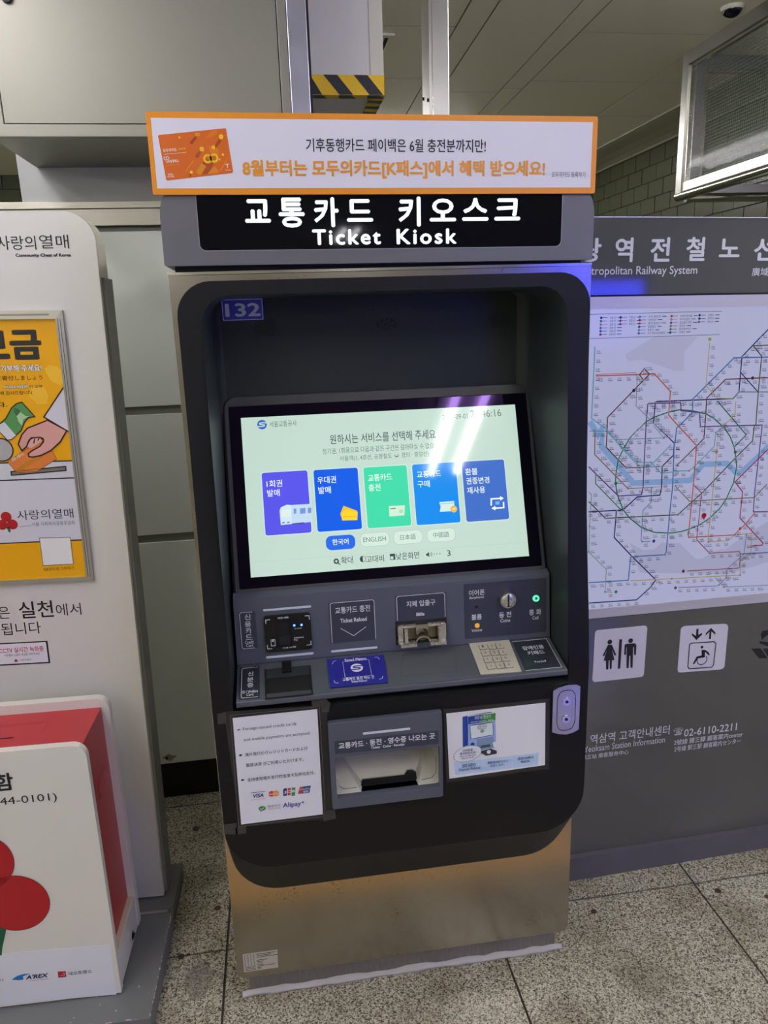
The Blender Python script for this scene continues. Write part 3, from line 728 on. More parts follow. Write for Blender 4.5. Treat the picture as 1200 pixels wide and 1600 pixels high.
# banknote slot
plate(CU, (0.3344, 0.0609, 0.4437, 0.1216), .003, 'label_plate')
three_sides(CU, (0.3371, 0.0669, 0.4403, 0.12), 'b', cpn)
ctext(CU, '지폐 입출구', (0.3576, 0.0944, 0.4196, 0.1078), .02); ctext(CU, 'Bills', (0.3781, 0.0734, 0.3957, 0.0808), .04)
nb = (0.3323, 0.0132, 0.4433, 0.0638)
bn = MB().fbox(CU, *[nb[i] for i in (0, 2)], nb[1], nb[3], 0, .0012).build('banknote_slot', blackm, K)
u0, v0, u1, v1 = bx(nb, -.004); v1 -= .002
def bs(name, a0, a1, b0, b1, w0, w1, m=bright_cast, bev=.001): return MB().fbox(CU, lerp(u0, u1, a0), lerp(u0, u1, a1), lerp(v0, v1, b0), lerp(v0, v1, b1), w0, w1).build(name, m, bn, bev)
bs('slot_bed', .10, .90, .18, .86, .0012, .003, mat('bronze_steel', (120, 112, 92), .3, 1.0))
bs('top_bar', .03, .97, .84, .97, .001, .010)
for a, b in ((0, .10), (.90, 1)): bs('side_wing', a, b, .0, .95, .001, .012, bright_cast)
for a, b in ((.12, .18), (.82, .88)): bs('side_post', a, b, .12, .9, .010, .024, bright_cast)
for a, b in ((.03, .36), (.64, .97)): bs('lower_lip', a, b, -.06, .09, .004, .027, bright_cast)
MB().cyl(CU, lerp(u0, u1, .5), lerp(v0, v1, .46), (u1 - u0) * .135, .001, .012, 24).build('centre_boss', mat('bronze_steel', (120, 112, 92), .3, 1.0), bn, .001)
MB().fbox(CU, lerp(u0, u1, .37), lerp(u0, u1, .63), lerp(v0, v1, .48), lerp(v0, v1, 1.0), .001, .012).build('centre_boss', steel_pol, bn, .0015)
MB().line(CU, [(lerp(u0, u1, .5) + (u1 - u0) * .14 * math.cos(a), lerp(v0, v1, .12) + (u1 - u0) * .11 * math.sin(a)) for a in [i * math.pi / 10 for i in range(11)]], .003, .020).build('finger_notch', chrome, bn)
# right-hand cluster
plate(CU, (0.483, 0.0115, 0.6646, 0.1345), .004, 'label_plate')
ctext(CU, '이어폰', (0.4931, 0.1077, 0.5275, 0.1206), .015); ctext(CU, 'Earphone', (0.4943, 0.0995, 0.5259, 0.1061), .02)
c = (0.5094, 0.0823); MB().cyl(CU, *c, .0030, 0, .0012, 14).build('earphone_socket', hole_m, cpn)
ctext(CU, '볼륨', (0.4977, 0.0535, 0.5204, 0.0659), .02); ctext(CU, 'Volume', (0.4972, 0.0266, 0.5206, 0.0332), .02)
c = (0.5097, 0.0407)
MB().cyl(CU, *c, .0062, 0, .0025, 20).build('volume_button_ring', steel_pol, cpn)
MB().cyl(CU, *c, .0048, 0, .0042, 18).build('volume_button', mat('amber_button', (250, 172, 40), .3, emit=.75), cpn, .0006)
ctext(CU, '동 전', (0.5587, 0.0526, 0.5859, 0.0657), .02); ctext(CU, 'Coins', (0.5615, 0.0424, 0.5836, 0.0497), .02)
c = (0.5747, 0.0961)
kn = MB().cyl(CU, *c, .0185, 0, .016, 32, .0172).build('coin_slot', chrome, K, .0012)
MB().ring(CU, [(c[0] + .0172 * math.cos(a), c[1] + .0172 * math.sin(a)) for a in [i * math.pi / 16 for i in range(32)]], [(c[0] + .0152 * math.cos(a), c[1] + .0152 * math.sin(a)) for a in [i * math.pi / 16 for i in range(32)]], .016, .0178).build('bright_rim', chrome, kn)
MB().dome(CU, *c, .0152, .016, .0035, 28).build('slot_face', bright_cast, kn)
MB().fbox(CU, c[0] - .0016, c[0] + .0016, c[1] - .0135, c[1] + .0135, .014, .0200).build('slot_opening', hole_m, kn)
c = (0.6405, 0.0911)
MB().cyl(CU, *c, .0078, 0, .004, 24).build('call_button_ring', steel_pol, cpn)
cb = MB().ring(CU, [(c[0] + .0068 * math.cos(a), c[1] + .0068 * math.sin(a)) for a in [i * math.pi / 12 for i in range(24)]], [(c[0] + .0040 * math.cos(a), c[1] + .0040 * math.sin(a)) for a in [i * math.pi / 12 for i in range(24)]], .003, .0058)
cb.build('call_button_light', mat('green_led', (120, 255, 190), .3, emit=3.2, ecol=(60, 235, 140)), cpn)
MB().cyl(CU, *c, .0040, .003, .0052, 16).build('call_button', steel, cpn)
mb = MB(); d = (0.6398, 0.1138)
for a, b in ((0, 0), (1, 0), (-1, 0), (0, 1), (0, -1)): mb.disc(CU, d[0] + a * .0026, d[1] + b * .0026, .0008, .0012, 6)
o = mb.build('microphone_holes', hole_m, cpn); o['kind'] = 'stuff'
ctext(CU, '통 화', (0.6261, 0.0523, 0.6536, 0.0655), .02); ctext(CU, 'Call', (0.6333, 0.0424, 0.647, 0.0497), .02)
# shelf: id slot, card pad, blank cover, keypad
plate(CS, (0.0037, 0.0045, 0.0439, 0.1008), .003, 'label_plate', label_d2, .0009, .0014)
three_sides(CS, (0.0079, 0.0078, 0.0402, 0.0971), 'r', cpn, .0017)
for s, b in (('신', (0.0202, 0.0712, 0.0312, 0.0843)), ('분', (0.0187, 0.054, 0.0316, 0.0669)), ('증', (0.0189, 0.0373, 0.0317, 0.0499)), ('ID / Welfare', (0.0099, 0.0206, 0.0402, 0.0284)), ('Card', (0.018, 0.0124, 0.0314, 0.0198))): ctext(CS, s, b, .02, cpn, .0018)
ib = (0.0553, -0.0003, 0.147, 0.0862)
idr = MB().ring(CS, rrect(*bx(ib, .001), .001, 2), rrect(*bx(ib, -.0015), .001, 2), .0008, .0022).build('id_reader', blackm, K)
flat(CS, rect(ib), hole_m, idr, 'id_slot', .0011)
MB().fbox(CS, ib[0] + .002, ib[2] - .002, lerp(ib[1], ib[3], .66), ib[3] - .001, .0008, .0030).build('card_hood', black_in, idr, .001)
MB().fbox(CS, ib[0] + .002, ib[2] - .002, ib[1] + .001, ib[1] + .012, .0008, .0028).build('slot_sill', grey_fr, idr, .0005)
t = lerp(ib[0], ib[2], .48); MB().fbox(CS, t - .0095, t + .0095, lerp(ib[1], ib[3], .80), ib[3] + .016, .0008, .0065).build('reader_tab', blackp, idr, .001)
for k in (.18, .84): MB().fbox(CS, lerp(ib[0], ib[2], k) - .003, lerp(ib[0], ib[2], k) + .003, -.001, ib[1] + .004, .0008, .0022).build('finger_groove', grey_fr, idr)
pq = [(0.1834, 0.0112), (0.2996, 0.0105), (0.3029, 0.0979), (0.183, 0.0994)]
pad = MB().prism(CS, pq, .0008, .0035).build('card_pad', mat('royal_blue_pad', (40, 40, 140), .3), K, .0008)
q = (0.2153, 0.0352, 0.2698, 0.0854)
MB().line(CS, rrect(*q, .002, 3), .0006, .0040, True).build('label_rule', white_pr, pad)
e = (0.2422, 0.0626); swoosh(CS, e[0], e[1], .0128, (white_pr, mat('royal_blue_pad', (40, 40, 140))), pad, .0042)
for s, b in (('Seoul Metro', (0.2199, 0.0848, 0.2653, 0.094)), ('교통카드 충전 하는 곳', (0.2097, 0.0252, 0.2741, 0.0347)), ('Ticket Reload', (0.2262, 0.0187, 0.2578, 0.0242))): ctext(CS, s, b, .03, pad, .0040)
for pts in ([(0.1931, 0.0808), (0.1956, 0.0888), (0.2018, 0.0911)], [(0.2832, 0.0901), (0.2898, 0.0896), (0.2924, 0.0822)], [(0.292, 0.0304), (0.2892, 0.0229), (0.283, 0.0212)], [(0.1921, 0.0309), (0.1938, 0.0237), (0.2006, 0.0218)]): MB().line(CS, pts, .0011, .0040).build('corner_mark', white_pr, pad)
cq = [(0.3281, 0.0278), (0.445, 0.0247), (0.4574, 0.0937), (0.3433, 0.0931)]
MB().line(CS, cq, .0007, .0010, True).build('blank_cover', grey_fr, cpn)
kq = [(0.4905, 0.0072), (0.5762, 0.0037), (0.5807, 0.1079), (0.4916, 0.1096)]
kp = MB().prism(CS, kq, .0008, .0030).build('keypad', satin, K, .0008)
for i, s in enumerate('123456789*0#'):
    r, c_ = divmod(i, 3)
    ctr = [(0.5172, 0.0909), (0.5368, 0.0899), (0.5544, 0.0895), (0.517, 0.0696), (0.5364, 0.0685), (0.5548, 0.0676), (0.5161, 0.0485), (0.5358, 0.0473), (0.5544, 0.0467), (0.517, 0.027), (0.5365, 0.026), (0.5549, 0.0254)][i]
    a, b = ctr
    flat(CS, rrect(a - .0083, b - .0089, a + .0083, b + .0089, .002, 3), blackm, kp, 'key_gap', .0034)
    MB().prism(CS, rrect(a - .0076, b - .0082, a + .0076, b + .0082, .002, 3), .003, .0056).build('key', satin, kp, .0008)
    text(CS, s, (a - .0022, b - .0038, a + .0022, b + .0038), ink_g, kp, .0060, 0)
MB().prism(CS, [(0.5863, 0.1012), (0.5858, 0.0069), (0.6636, 0.0062), (0.663, 0.1018)], .0009, .0014).build('label_plate', label_d2, cpn)
MB().line(CS, [(0.5865, 0.1018), (0.663, 0.1018), (0.6634, 0.0065), (0.5858, 0.0069)], .0011, .0018).build('label_rule', white_pr, cpn)
for s, b in (('장애인용', (0.6012, 0.0699, 0.6485, 0.0831)), ('키패드', (0.6074, 0.0535, 0.6441, 0.0659)), ('Keypad', (0.6129, 0.0264, 0.6372, 0.0334))): ctext(CS, s, b, .02, cpn, .0018)

# delivery tray
tb = (.2360, .5685, .4700, .7673); to = (.2468, .5935, .4632, .6880)
tr = MB().ring(BF, rrect(*tb, .004, 4), rrect(*to, .003, 4), -.004, .012).build('delivery_tray', grey_pn, K, .0012)
plate(TR, (0.3056, 0.7346, 0.4029, 0.7393), .0018, 'light_bar', ledbar, 0, .001, tr)
sb = (0.2474, 0.6912, 0.4624, 0.7283)
MB().prism(TR, [(0.2472, 0.697), (0.4618, 0.6953), (0.4615, 0.7254), (0.2473, 0.7261)], 0, .0006).build('label_plate', label_d, tr)
ctext(TR, '교통카드 · 동전 · 영수증 나오는 곳', (0.2549, 0.708, 0.454, 0.7223), .03, tr); ctext(TR, 'Ticket · Coins · Receipt', (0.3207, 0.699, 0.3901, 0.7063), .04, tr)
u0, v0, u1, v1 = to; yb = .060
def tq(name, pts, m=steel_pol): return MB().add(pts, [tuple(range(len(pts)))]).build(name, m, tr)
A = lambda u, v, d: (u, -.089 + d, v)
tray_m = mat('tray_steel', (206, 204, 194), .38, .35, noise=(30, .06))
tq('tray_top', [A(u0, v1, 0), A(u1, v1, 0), A(u1, v1 - .004, .10), A(u0, v1 - .004, .10)], tray_m)
tq('tray_back', [A(u0, v1 - .004, .10), A(u1, v1 - .004, .10), A(u1, v1 - .030, .105), A(u0, v1 - .030, .105)], tray_m)
tq('tray_slope', [A(u0, v1 - .030, .105), A(u1, v1 - .030, .105), A(lerp(u0, u1, .78), v0 + .005, .030), A(lerp(u0, u1, .26), v0 + .005, .030)], tray_m)
tq('tray_wing', [A(u0, v1 - .030, .105), A(lerp(u0, u1, .26), v0 + .005, .030), A(lerp(u0, u1, .24), v0, .002), A(u0, v0, .002)], tray_m)
tq('tray_wing', [A(u1, v1 - .030, .105), A(u1, v0, .002), A(lerp(u0, u1, .80), v0, .002), A(lerp(u0, u1, .78), v0 + .005, .030)], tray_m)
for u in (u0, u1): tq('tray_side', [A(u, v0, 0), A(u, v1, 0), A(u, v1 - .03, .105), A(u, v0, .105)], tray_m)
slot = [(lerp(u0, u1, .24), v0 + .001), (lerp(u0, u1, .80), v0 + .001), (lerp(u0, u1, .79), v0 + .024), (lerp(u0, u1, .75), v0 + .030), (lerp(u0, u1, .70), v0 + .030), (lerp(u0, u1, .67), v0 + .020), (lerp(u0, u1, .26), v0 + .020)]
Fs = Frame((0, -.067, 0), (1, 0, 0), (0, 0, 1))
flat(Fs, slot, hole_m, tr, 'tray_opening', .004)
MB().line(Fs, slot[2:] + [(lerp(u0, u1, .245), v0 + .012)], .0022, .0055).build('opening_lip', chrome, tr)
for k in (.34, .46, .58): MB().disc(Fs, lerp(u0, u1, k), v0 + .012, .0016, .0046, 8).build('rivet', blackm, tr)
MB().line(Fs, [(u0 + .003, v0 + .03), (u0 + .006, v0 + .014), (u0 + .016, v0 + .006), (lerp(u0, u1, .2), v0 + .006)], .0016, .012).build('opening_lip', chrome, tr)
MB().line(Fs, [(u1 - .003, v0 + .06), (u1 - .004, v0 + .02), (u1 - .012, v0 + .009), (lerp(u0, u1, .84), v0 + .006)], .0016, .012).build('opening_lip', chrome, tr)

# key lock plate at the right edge
lb = (0.7055, 0.6816, 0.7656, 0.7979)
lb = (lb[0] + .001, lb[1], lb[2], lb[3])
LF = lambda poly, w0, w1: MB().prism(BF, poly, w0, w1)
cap = [(lb[0], lb[1] + .010), (lerp(lb[0], lb[2], .25), lb[1] + .004), (lerp(lb[0], lb[2], .55), lb[1] + .001), (lerp(lb[0], lb[2], .8), lb[1] + .004), (lb[2], lb[1] + .010), (lb[2], lb[3] - .006), (lerp(lb[0], lb[2], .85), lb[3] - .001), (lerp(lb[0], lb[2], .5), lb[3]), (lerp(lb[0], lb[2], .2), lb[3] - .004), (lb[0], lb[3] - .010)]
lk = MB().prism(BF, cap, 0, .011).build('lock_plate', steel_pol, K, .0015)
cx = (lb[0] + lb[2]) / 2; v = lambda k: lerp(lb[1], lb[3], k); rr_ = (lb[2] - lb[0]) * .37
pea = []
for k in range(40):
    a = k / 40 * 2 * math.pi; s = math.sin(a); c = math.cos(a)
    pea.append((cx + rr_ * (1 - .10 * (1 - abs(s)) ** 2) * (abs(c) ** .6) * (1 if c > 0 else -1), v(.5) + (lb[3] - lb[1]) * .40 * (abs(s) ** .75) * (1 if s > 0 else -1)))
MB().line(BF, pea, .0012, .0114, True).build('lock_groove', blackm, lk)
for k in (.68, .33):
    MB().cyl(BF, cx, v(k), .0085, .010, .0135, 20).build('lock_cylinder', chrome, lk, .0006)
    MB().cyl(BF, cx, v(k), .0035, .0132, .0142, 12).build('keyhole', hole_m, lk)

# lit header
hb0 = rrect(-.0005, .0015, .8048, .1530, (.003, .003, .068, .068), 8)
hd = MB().loft([[HD.p(a + (.0 if 1 else 0), b, w) for a, b in hb0] for w in (-.50, 0)], False, (True, True)).build('header_box', grey_hd, K, .004, 3)
MB().box(.01, .79, .03, .50, 1.636, 1.662).build('header_neck', blackm, K)
sg = flat(HD, rrect(.0645, .0268, .7395, .148, (.011, .011, .004, .004), 6), glassblk, hd, 'sign_glass', .0006)
MB().line(HD, rrect(.0640, .0263, .7400, .1485, (.0115, .0115, .004, .004), 6), .0012, .0009, True).build('sign_edge', mat('sign_edge_paint', (150, 150, 156), .4), hd)
lit = mat('white_backlit_letter', (240, 246, 255), .3, emit=1.25)
for s, b in (('교', (0.1473, 0.0731, 0.1929, 0.1125)), ('통', (0.2074, 0.0645, 0.2539, 0.115)), ('카', (0.2709, 0.0645, 0.3157, 0.1153)), ('드', (0.3304, 0.0734, 0.3785, 0.1119)), ('키', (0.4258, 0.0644, 0.4675, 0.1159)), ('오', (0.4843, 0.0728, 0.5343, 0.1125)), ('스', (0.5459, 0.0735, 0.5964, 0.1134)), ('크', (0.6077, 0.0737, 0.658, 0.1126))):
    text(HD, s, b, lit, hd, .0010, .035)
text(HD, 'Ticket', (0.2659, 0.0337, 0.3921, 0.0609), lit, hd, .0010, .036, track=1.22); text(HD, 'Kiosk', (0.4214, 0.0332, 0.5356, 0.0607), lit, hd, .0010, .036, track=1.22)

# ------------------------------------------------------------------ promotional banner on top of the machine
bnr = thing('banner_board', 'white banner board with orange border fixed across the top of the ticket machine', 'banner', (.4, -.004, 1.77))
MB().prism(BN, rrect(0, 0, .8095, .132, .003, 3), -.0045, 0).build('board', orange_b, bnr, .0006)
flat(BN, rect((.0082, .0103, .7998, .1221)), white_b, bnr, 'white_field', .0004)
cardm = mat('orange_card_print', (214, 104, 28), .35)
cq = [(0.0176, 0.0942), (0.0203, 0.0954), (0.131, 0.1068), (0.1331, 0.1058), (0.14, 0.0376), (0.1379, 0.035), (0.0263, 0.023), (0.0246, 0.0243)]
card = slab(BN, list(reversed(cq)), cardm, bnr, 'card_picture', .0004, .0008)
def cpoly(pts, c, w=.0011): return flat(BN, pts, mat('card_%d_%d_%d' % c, c, .35), card, 'card_graphic', w)
for pts, c, w in (([(0.0768, 0.0356), (0.0855, 0.033), (0.0958, 0.0337), (0.1089, 0.0511), (0.0945, 0.0588)], (176, 74, 30), .0010), ([(0.0765, 0.0369), (0.08, 0.0328), (0.0855, 0.0328), (0.0948, 0.0459), (0.087, 0.0511)], (214, 140, 20), .0011), ([(0.0958, 0.0337), (0.1145, 0.0356), (0.1148, 0.0395), (0.1085, 0.046)], (222, 140, 30), .0010), ([(0.0702, 0.0841), (0.0707, 0.0816), (0.0747, 0.0816), (0.083, 0.0918), (0.0798, 0.0937)], (160, 62, 30), .0011), ([(0.1095, 0.0754), (0.1128, 0.0742), (0.124, 0.087), (0.1195, 0.0901)], (168, 70, 30), .0011), ([(0.0771, 0.0626), (0.0788, 0.0587), (0.0823, 0.0594), (0.0893, 0.0703), (0.0853, 0.0715)], (176, 78, 34), .0011), ([(0.0971, 0.0906), (0.1077, 0.1033), (0.1173, 0.1049), (0.1181, 0.0984), (0.1067, 0.092)], (224, 120, 30), .0010), ([(0.0571, 0.0356), (0.0603, 0.0407), (0.0738, 0.0562), (0.0743, 0.0542), (0.063, 0.0407)], (232, 130, 40), .0011), ([(0.116, 0.0376), (0.1298, 0.0563), (0.1308, 0.055), (0.1196, 0.0389)], (232, 130, 40), .0011), ([(0.0632, 0.0279), (0.066, 0.0291), (0.0699, 0.0343), (0.0666, 0.0356)], (160, 66, 30), .0011), ([(0.1014, 0.0767), (0.1112, 0.0806), (0.1181, 0.0729), (0.1166, 0.0627), (0.1046, 0.0665)], (226, 128, 24), .0010)):
    cpoly(pts, c, w)
yel = mat('card_yellow', (240, 196, 30), .35)
for c, r in (([(0.1237, 0.0931)][0], .0040), ([(0.0683, 0.0361)][0], .0026), ([(0.1095, 0.0761)][0], .0030), ([(0.053, 0.0916)][0], .0018), ([(0.1184, 0.0568)][0], .0018)):
    MB().disc(BN, *c, r, .0013, 18).build('card_dot', yel, card)
for c, r in (([(0.0894, 0.0733)][0], .0036), ([(0.1247, 0.0645)][0], .0020)):
    MB().flat(BN, rrect(c[0] - r, c[1] - r, c[0] + r, c[1] + r, r * .4, 3), .0013).build('card_dot', yel, card)
def eight(F, c, r, t, m, par, w):
    mb = MB()
    for s in (-1, 1): mb.line(F, [(c[0] + s * r * .95 + r * math.cos(a), c[1] + .1 * s * r + r * math.sin(a)) for a in [i * math.pi / 10 for i in range(20)]], t, w, True)
    mb.build('loop_mark', m, par)
eight(BN, [(0.1036, 0.0585)][0], .0058, .0036, yel, card, .0014)
eight(BN, [(0.0841, 0.0964)][0], .0016, .0011, yel, card, .0014)
eight(BN, [(0.0284, 0.0586)][0], .0022, .0013, white_pr, card, .0014)
wt = mat('card_white', (240, 228, 220), .4)
for s, b, m in (('모두의카드', (0.0239, 0.0687, 0.0469, 0.0742), wt), ('기후동행', (0.0483, 0.0718, 0.0619, 0.0751), yel), ('기후동행패스', (0.0262, 0.0514, 0.0491, 0.0563), wt), ('CLIMATE CARD', (0.0257, 0.0469, 0.0502, 0.0497), mat('card_232_130_40', (232, 130, 40))), ('SEOUL', (0.0286, 0.0316, 0.0376, 0.0344), wt), ('MY SOUL', (0.0274, 0.028, 0.0389, 0.0308), wt), ('T', (0.128, 0.0431, 0.1338, 0.0499), wt), ('Tmoney', (0.1269, 0.0382, 0.1371, 0.0408), wt)):
    text(BN, s, b, m, card, .0014, .03, rot=.08)
MB().line(BN, [(0.0249, 0.0647), (0.063, 0.0681)], .0006, .0013).build('card_graphic', wt, card)
text(BN, '기후동행카드 페이백은 6월 충전분까지만!', (0.2696, 0.0698, 0.5964, 0.0919), ink, bnr, .0008, .02)
text(BN, '8월부터는 모두의카드[K패스]에서 혜택 받으세요!', (0.1566, 0.0256, 0.71, 0.0566), orange_t, bnr, .0008, .042)
text(BN, '모두의카드 등록하기', (0.7233, 0.0279, 0.7884, 0.0373), ink, bnr, .0008)


# ------------------------------------------------------------------ taped notices on the black front
def quad_len(q): return q
n1 = thing('paper_notice', 'upright white laminated notice listing accepted foreign cards, taped left of the delivery tray', 'notice', (.13, -.09, .67))
slab(BF, [(0.0433, 0.5462), (0.2409, 0.5406), (0.2359, 0.8031), (0.0348, 0.8103)], laminate, n1, 'laminate_sleeve', .0002, .0012)
pq = [(0.048, 0.5524), (0.2158, 0.5534), (0.217, 0.796), (0.0503, 0.7952)]
slab(BF, pq, paper, n1, 'paper', .0012, .0016)
MB().line(BF, [(0.0425, 0.5479), (0.2209, 0.548), (0.2217, 0.8011), (0.0464, 0.8013)], .0008, .0014, True).build('sleeve_edge', mat('sleeve_edge_film', (92, 90, 88), .3), n1)
for q in ([(0.0216, 0.8076), (0.0384, 0.8092), (0.037, 0.7855), (0.0208, 0.7845)], [(0.2063, 0.822), (0.2321, 0.8219), (0.2432, 0.8073), (0.2409, 0.7869), (0.2271, 0.7877), (0.2247, 0.8022), (0.2071, 0.8035)], [(0.0128, 0.5567), (0.0393, 0.5575), (0.0391, 0.53), (0.0123, 0.5346)], [(0.2152, 0.5615), (0.2409, 0.5607), (0.2426, 0.5396), (0.2162, 0.5356)], [(0.0352, 0.5466), (0.0573, 0.5465), (0.0567, 0.5305), (0.0358, 0.5297)]):
    slab(BF, list(reversed(q)), tape_g, n1, 'tape', .0012, .0018)
N1 = lambda s, b, m=ink_g, bold=.0, par=None: text(BF, s, b, m, par or n1, .0019, bold)
serif = mat('dark_grey_typed_ink', (76, 78, 86), .6)
N1('Foreign-issued credit cards', (0.0684, 0.7636, 0.1737, 0.7725), serif); N1('and mobile payments are accepted.', (0.0681, 0.7397, 0.2006, 0.7487), serif)
N1('海外発行のクレジットカードおよび', (0.0681, 0.7072, 0.1932, 0.7155), ink, .005); N1('簡易決済 がご利用いただけます。', (0.0682, 0.6831, 0.1835, 0.6915), ink, .005)
N1('支持使用境外发行的信用卡及移动支付。', (0.0682, 0.6496, 0.2045, 0.6581), ink, .005)
def hand(pts, m):
    MB().flat(BF, pts, .0019).build('pointing_hand', m, n1)
hand([(0.0563, 0.7691), (0.0592, 0.7666), (0.0641, 0.7689), (0.0611, 0.7706)], ink_g); hand([(0.0557, 0.7111), (0.0587, 0.7089), (0.0637, 0.7123), (0.0582, 0.7144)], ink); hand([(0.0551, 0.6549), (0.0581, 0.6527), (0.0635, 0.6557), (0.0579, 0.6579)], ink)
vb, vo = mat('card_blue_ink', (42, 52, 130)), mat('card_gold_ink', (226, 170, 60))
MB().line(BF, [(0.0728, 0.6233), (0.1013, 0.6236)], .0013, .0019).build('logo_bar', vb, n1); MB().line(BF, [(0.0719, 0.607), (0.1014, 0.6071)], .0010, .0019).build('logo_bar', vo, n1)
text(BF, 'VISA', (0.0771, 0.6109, 0.0978, 0.6198), vb, n1, .0019, .04, shear=.25)
c = [(0.1143, 0.6159), (0.123, 0.6155)]
MB().disc(BF, *c[0], .0066, .0019, 24).build('logo_disc', mat('logo_red', (206, 56, 56)), n1); MB().disc(BF, *c[1], .0066, .0020, 24).build('logo_disc', mat('logo_amber', (232, 152, 52)), n1)
text(BF, 'MasterCard', (0.1075, 0.6138, 0.1302, 0.6175), white_pr, n1, .0022, .03)
for q, m in (([(0.1375, 0.6073), (0.1444, 0.6075), (0.1458, 0.6244), (0.1433, 0.6259), (0.1379, 0.6232)], 'logo_navy'), ([(0.146, 0.6079), (0.1522, 0.6078), (0.1539, 0.6248), (0.1474, 0.6246)], 'logo_red'), ([(0.154, 0.6051), (0.1612, 0.6054), (0.1631, 0.6248), (0.1556, 0.6246)], 'logo_green')):
    flat(BF, q, mat(m, {'logo_navy': (34, 44, 120), 'logo_red': (206, 56, 56), 'logo_green': (50, 146, 84)}[m]), n1, 'logo_field', .0019)
text(BF, 'JCB', (0.1391, 0.6124, 0.1619, 0.6195), white_pr, n1, .0022, .04)
flat(BF, [(0.167, 0.6084), (0.1749, 0.6085), (0.1794, 0.6245), (0.1722, 0.6243)], mat('logo_red', (206, 56, 56)), n1, 'logo_field', .0019)
flat(BF, [(0.1748, 0.6081), (0.191, 0.6083), (0.1948, 0.6247), (0.1794, 0.6245)], mat('logo_steel_blue', (36, 84, 140)), n1, 'logo_field', .0019)
text(BF, 'UnionPay', (0.1702, 0.6158, 0.1925, 0.6206), white_pr, n1, .0022, .02); text(BF, '银联', (0.178, 0.6093, 0.1892, 0.6149), white_pr, n1, .0022, .02)
c = [(0.0929, 0.5845)][0]
MB().disc(BF, *c, .0055, .0019, 22, .0075).flat(BF, [(0.0884, 0.5806), (0.0879, 0.5776), (0.0928, 0.5785)], .0019).build('logo_bubble', mat('logo_green_dark', (56, 140, 66)), n1)
MB().line(BF, [(0.0887, 0.5847), (0.0915, 0.5824), (0.0973, 0.5862)], .0014, .0022).build('logo_tick', white_pr, n1)
N1('微信支付', (0.1042, 0.5841, 0.13, 0.5901)); N1('WeChat Pay', (0.1044, 0.5787, 0.1299, 0.5825))
text(BF, 'Alipay', (0.135, 0.5768, 0.1724, 0.5915), mat('logo_indigo', (62, 78, 170)), n1, .0019, .03); text(BF, '+', (0.173, 0.5843, 0.1792, 0.5907), mat('logo_indigo', (62, 78, 170)), n1, .0019, .03)

n2 = thing('paper_notice', 'wide white laminated notice about deposit refunds, taped right of the delivery tray', 'notice', (.59, -.09, .68))
slab(BF, [(0.479, 0.5935), (0.7061, 0.5983), (0.7039, 0.766), (0.4743, 0.766)], laminate, n2, 'laminate_sleeve', .0002, .0012)
slab(BF, [(0.486, 0.6025), (0.6961, 0.6085), (0.6938, 0.7572), (0.4809, 0.7561)], mat('white_notice_paper', (228, 230, 236), .3), n2, 'paper', .0012, .0016)
def n2p(pts, c, name='printed_shape', w=.0018): return flat(BF, pts, mat('print_%d_%d_%d' % c, c, .4), n2, name, w)
n2p([(0.4988, 0.6095), (0.6804, 0.6113), (0.6814, 0.6402), (0.496, 0.6403)], (186, 212, 240))
for x in [(0.5605, 0.6213), (0.623, 0.6221)]: MB().line(BF, [(x[0], x[1] - .012), (x[0], x[1] + .012)], .0006, .0020).build('panel_rule', white_pr, n2)
n2p([(0.5153, 0.6744), (0.5267, 0.6773), (0.5258, 0.746), (0.5149, 0.7447)], (34, 66, 160), 'machine_drawing'); n2p([(0.5258, 0.746), (0.5793, 0.7474), (0.5754, 0.7495), (0.5157, 0.7455)], (24, 50, 130), 'machine_drawing', .0017)
n2p([(0.5266, 0.6688), (0.5876, 0.6656), (0.5853, 0.7278), (0.5241, 0.7264)], (150, 176, 226), 'machine_drawing', .0018)
n2p([(0.5265, 0.7262), (0.556, 0.7274), (0.556, 0.7459), (0.5265, 0.7438)], (26, 66, 150), 'machine_drawing', .0020); n2p([(0.556, 0.7274), (0.5853, 0.7286), (0.5859, 0.7458), (0.556, 0.7455)], (60, 150, 70), 'machine_drawing', .0020)
n2p([(0.5322, 0.6903), (0.5815, 0.6947), (0.5798, 0.7259), (0.5303, 0.7236)], (40, 60, 90), 'machine_drawing', .0020); n2p([(0.5334, 0.6919), (0.5803, 0.6961), (0.579, 0.7243), (0.5315, 0.7222)], (222, 232, 236), 'machine_drawing', .0022)
n2p([(0.5462, 0.6621), (0.5844, 0.6643), (0.5811, 0.6913), (0.5458, 0.6887)], (132, 150, 184), 'machine_drawing', .0020); n2p([(0.5541, 0.6676), (0.575, 0.6684), (0.5741, 0.6741), (0.5537, 0.6732)], (32, 96, 76), 'machine_drawing', .0022)
n2p([(0.5541, 0.6555), (0.5655, 0.6476), (0.5889, 0.6499), (0.5888, 0.6568), (0.5758, 0.6636), (0.5561, 0.6609)], (44, 50, 66), 'machine_drawing', .0022)
for c, r, k in (([(0.5714, 0.6564)][0], .0045, (226, 228, 226)), ([(0.557, 0.7074)][0], .0045, (140, 176, 150)), ([(0.5361, 0.6788)][0], .0042, (34, 66, 150))):
    MB().disc(BF, *c, r, .0024, 18).build('coin_drawing', mat('print_%d_%d_%d' % k, k, .4), n2)
n2p([(0.5821, 0.6654), (0.5888, 0.6663), (0.5879, 0.6793), (0.5796, 0.6778)], (232, 234, 240), 'ticket_drawing', .0024)
cb_ = [(0.5252, 0.6578)][0]
el = [(cb_[0] + .0300 * math.cos(a), cb_[1] + .0185 * math.sin(a) + .0006 * math.cos(a) * 6) for a in [i * math.pi / 18 for i in range(36)]]
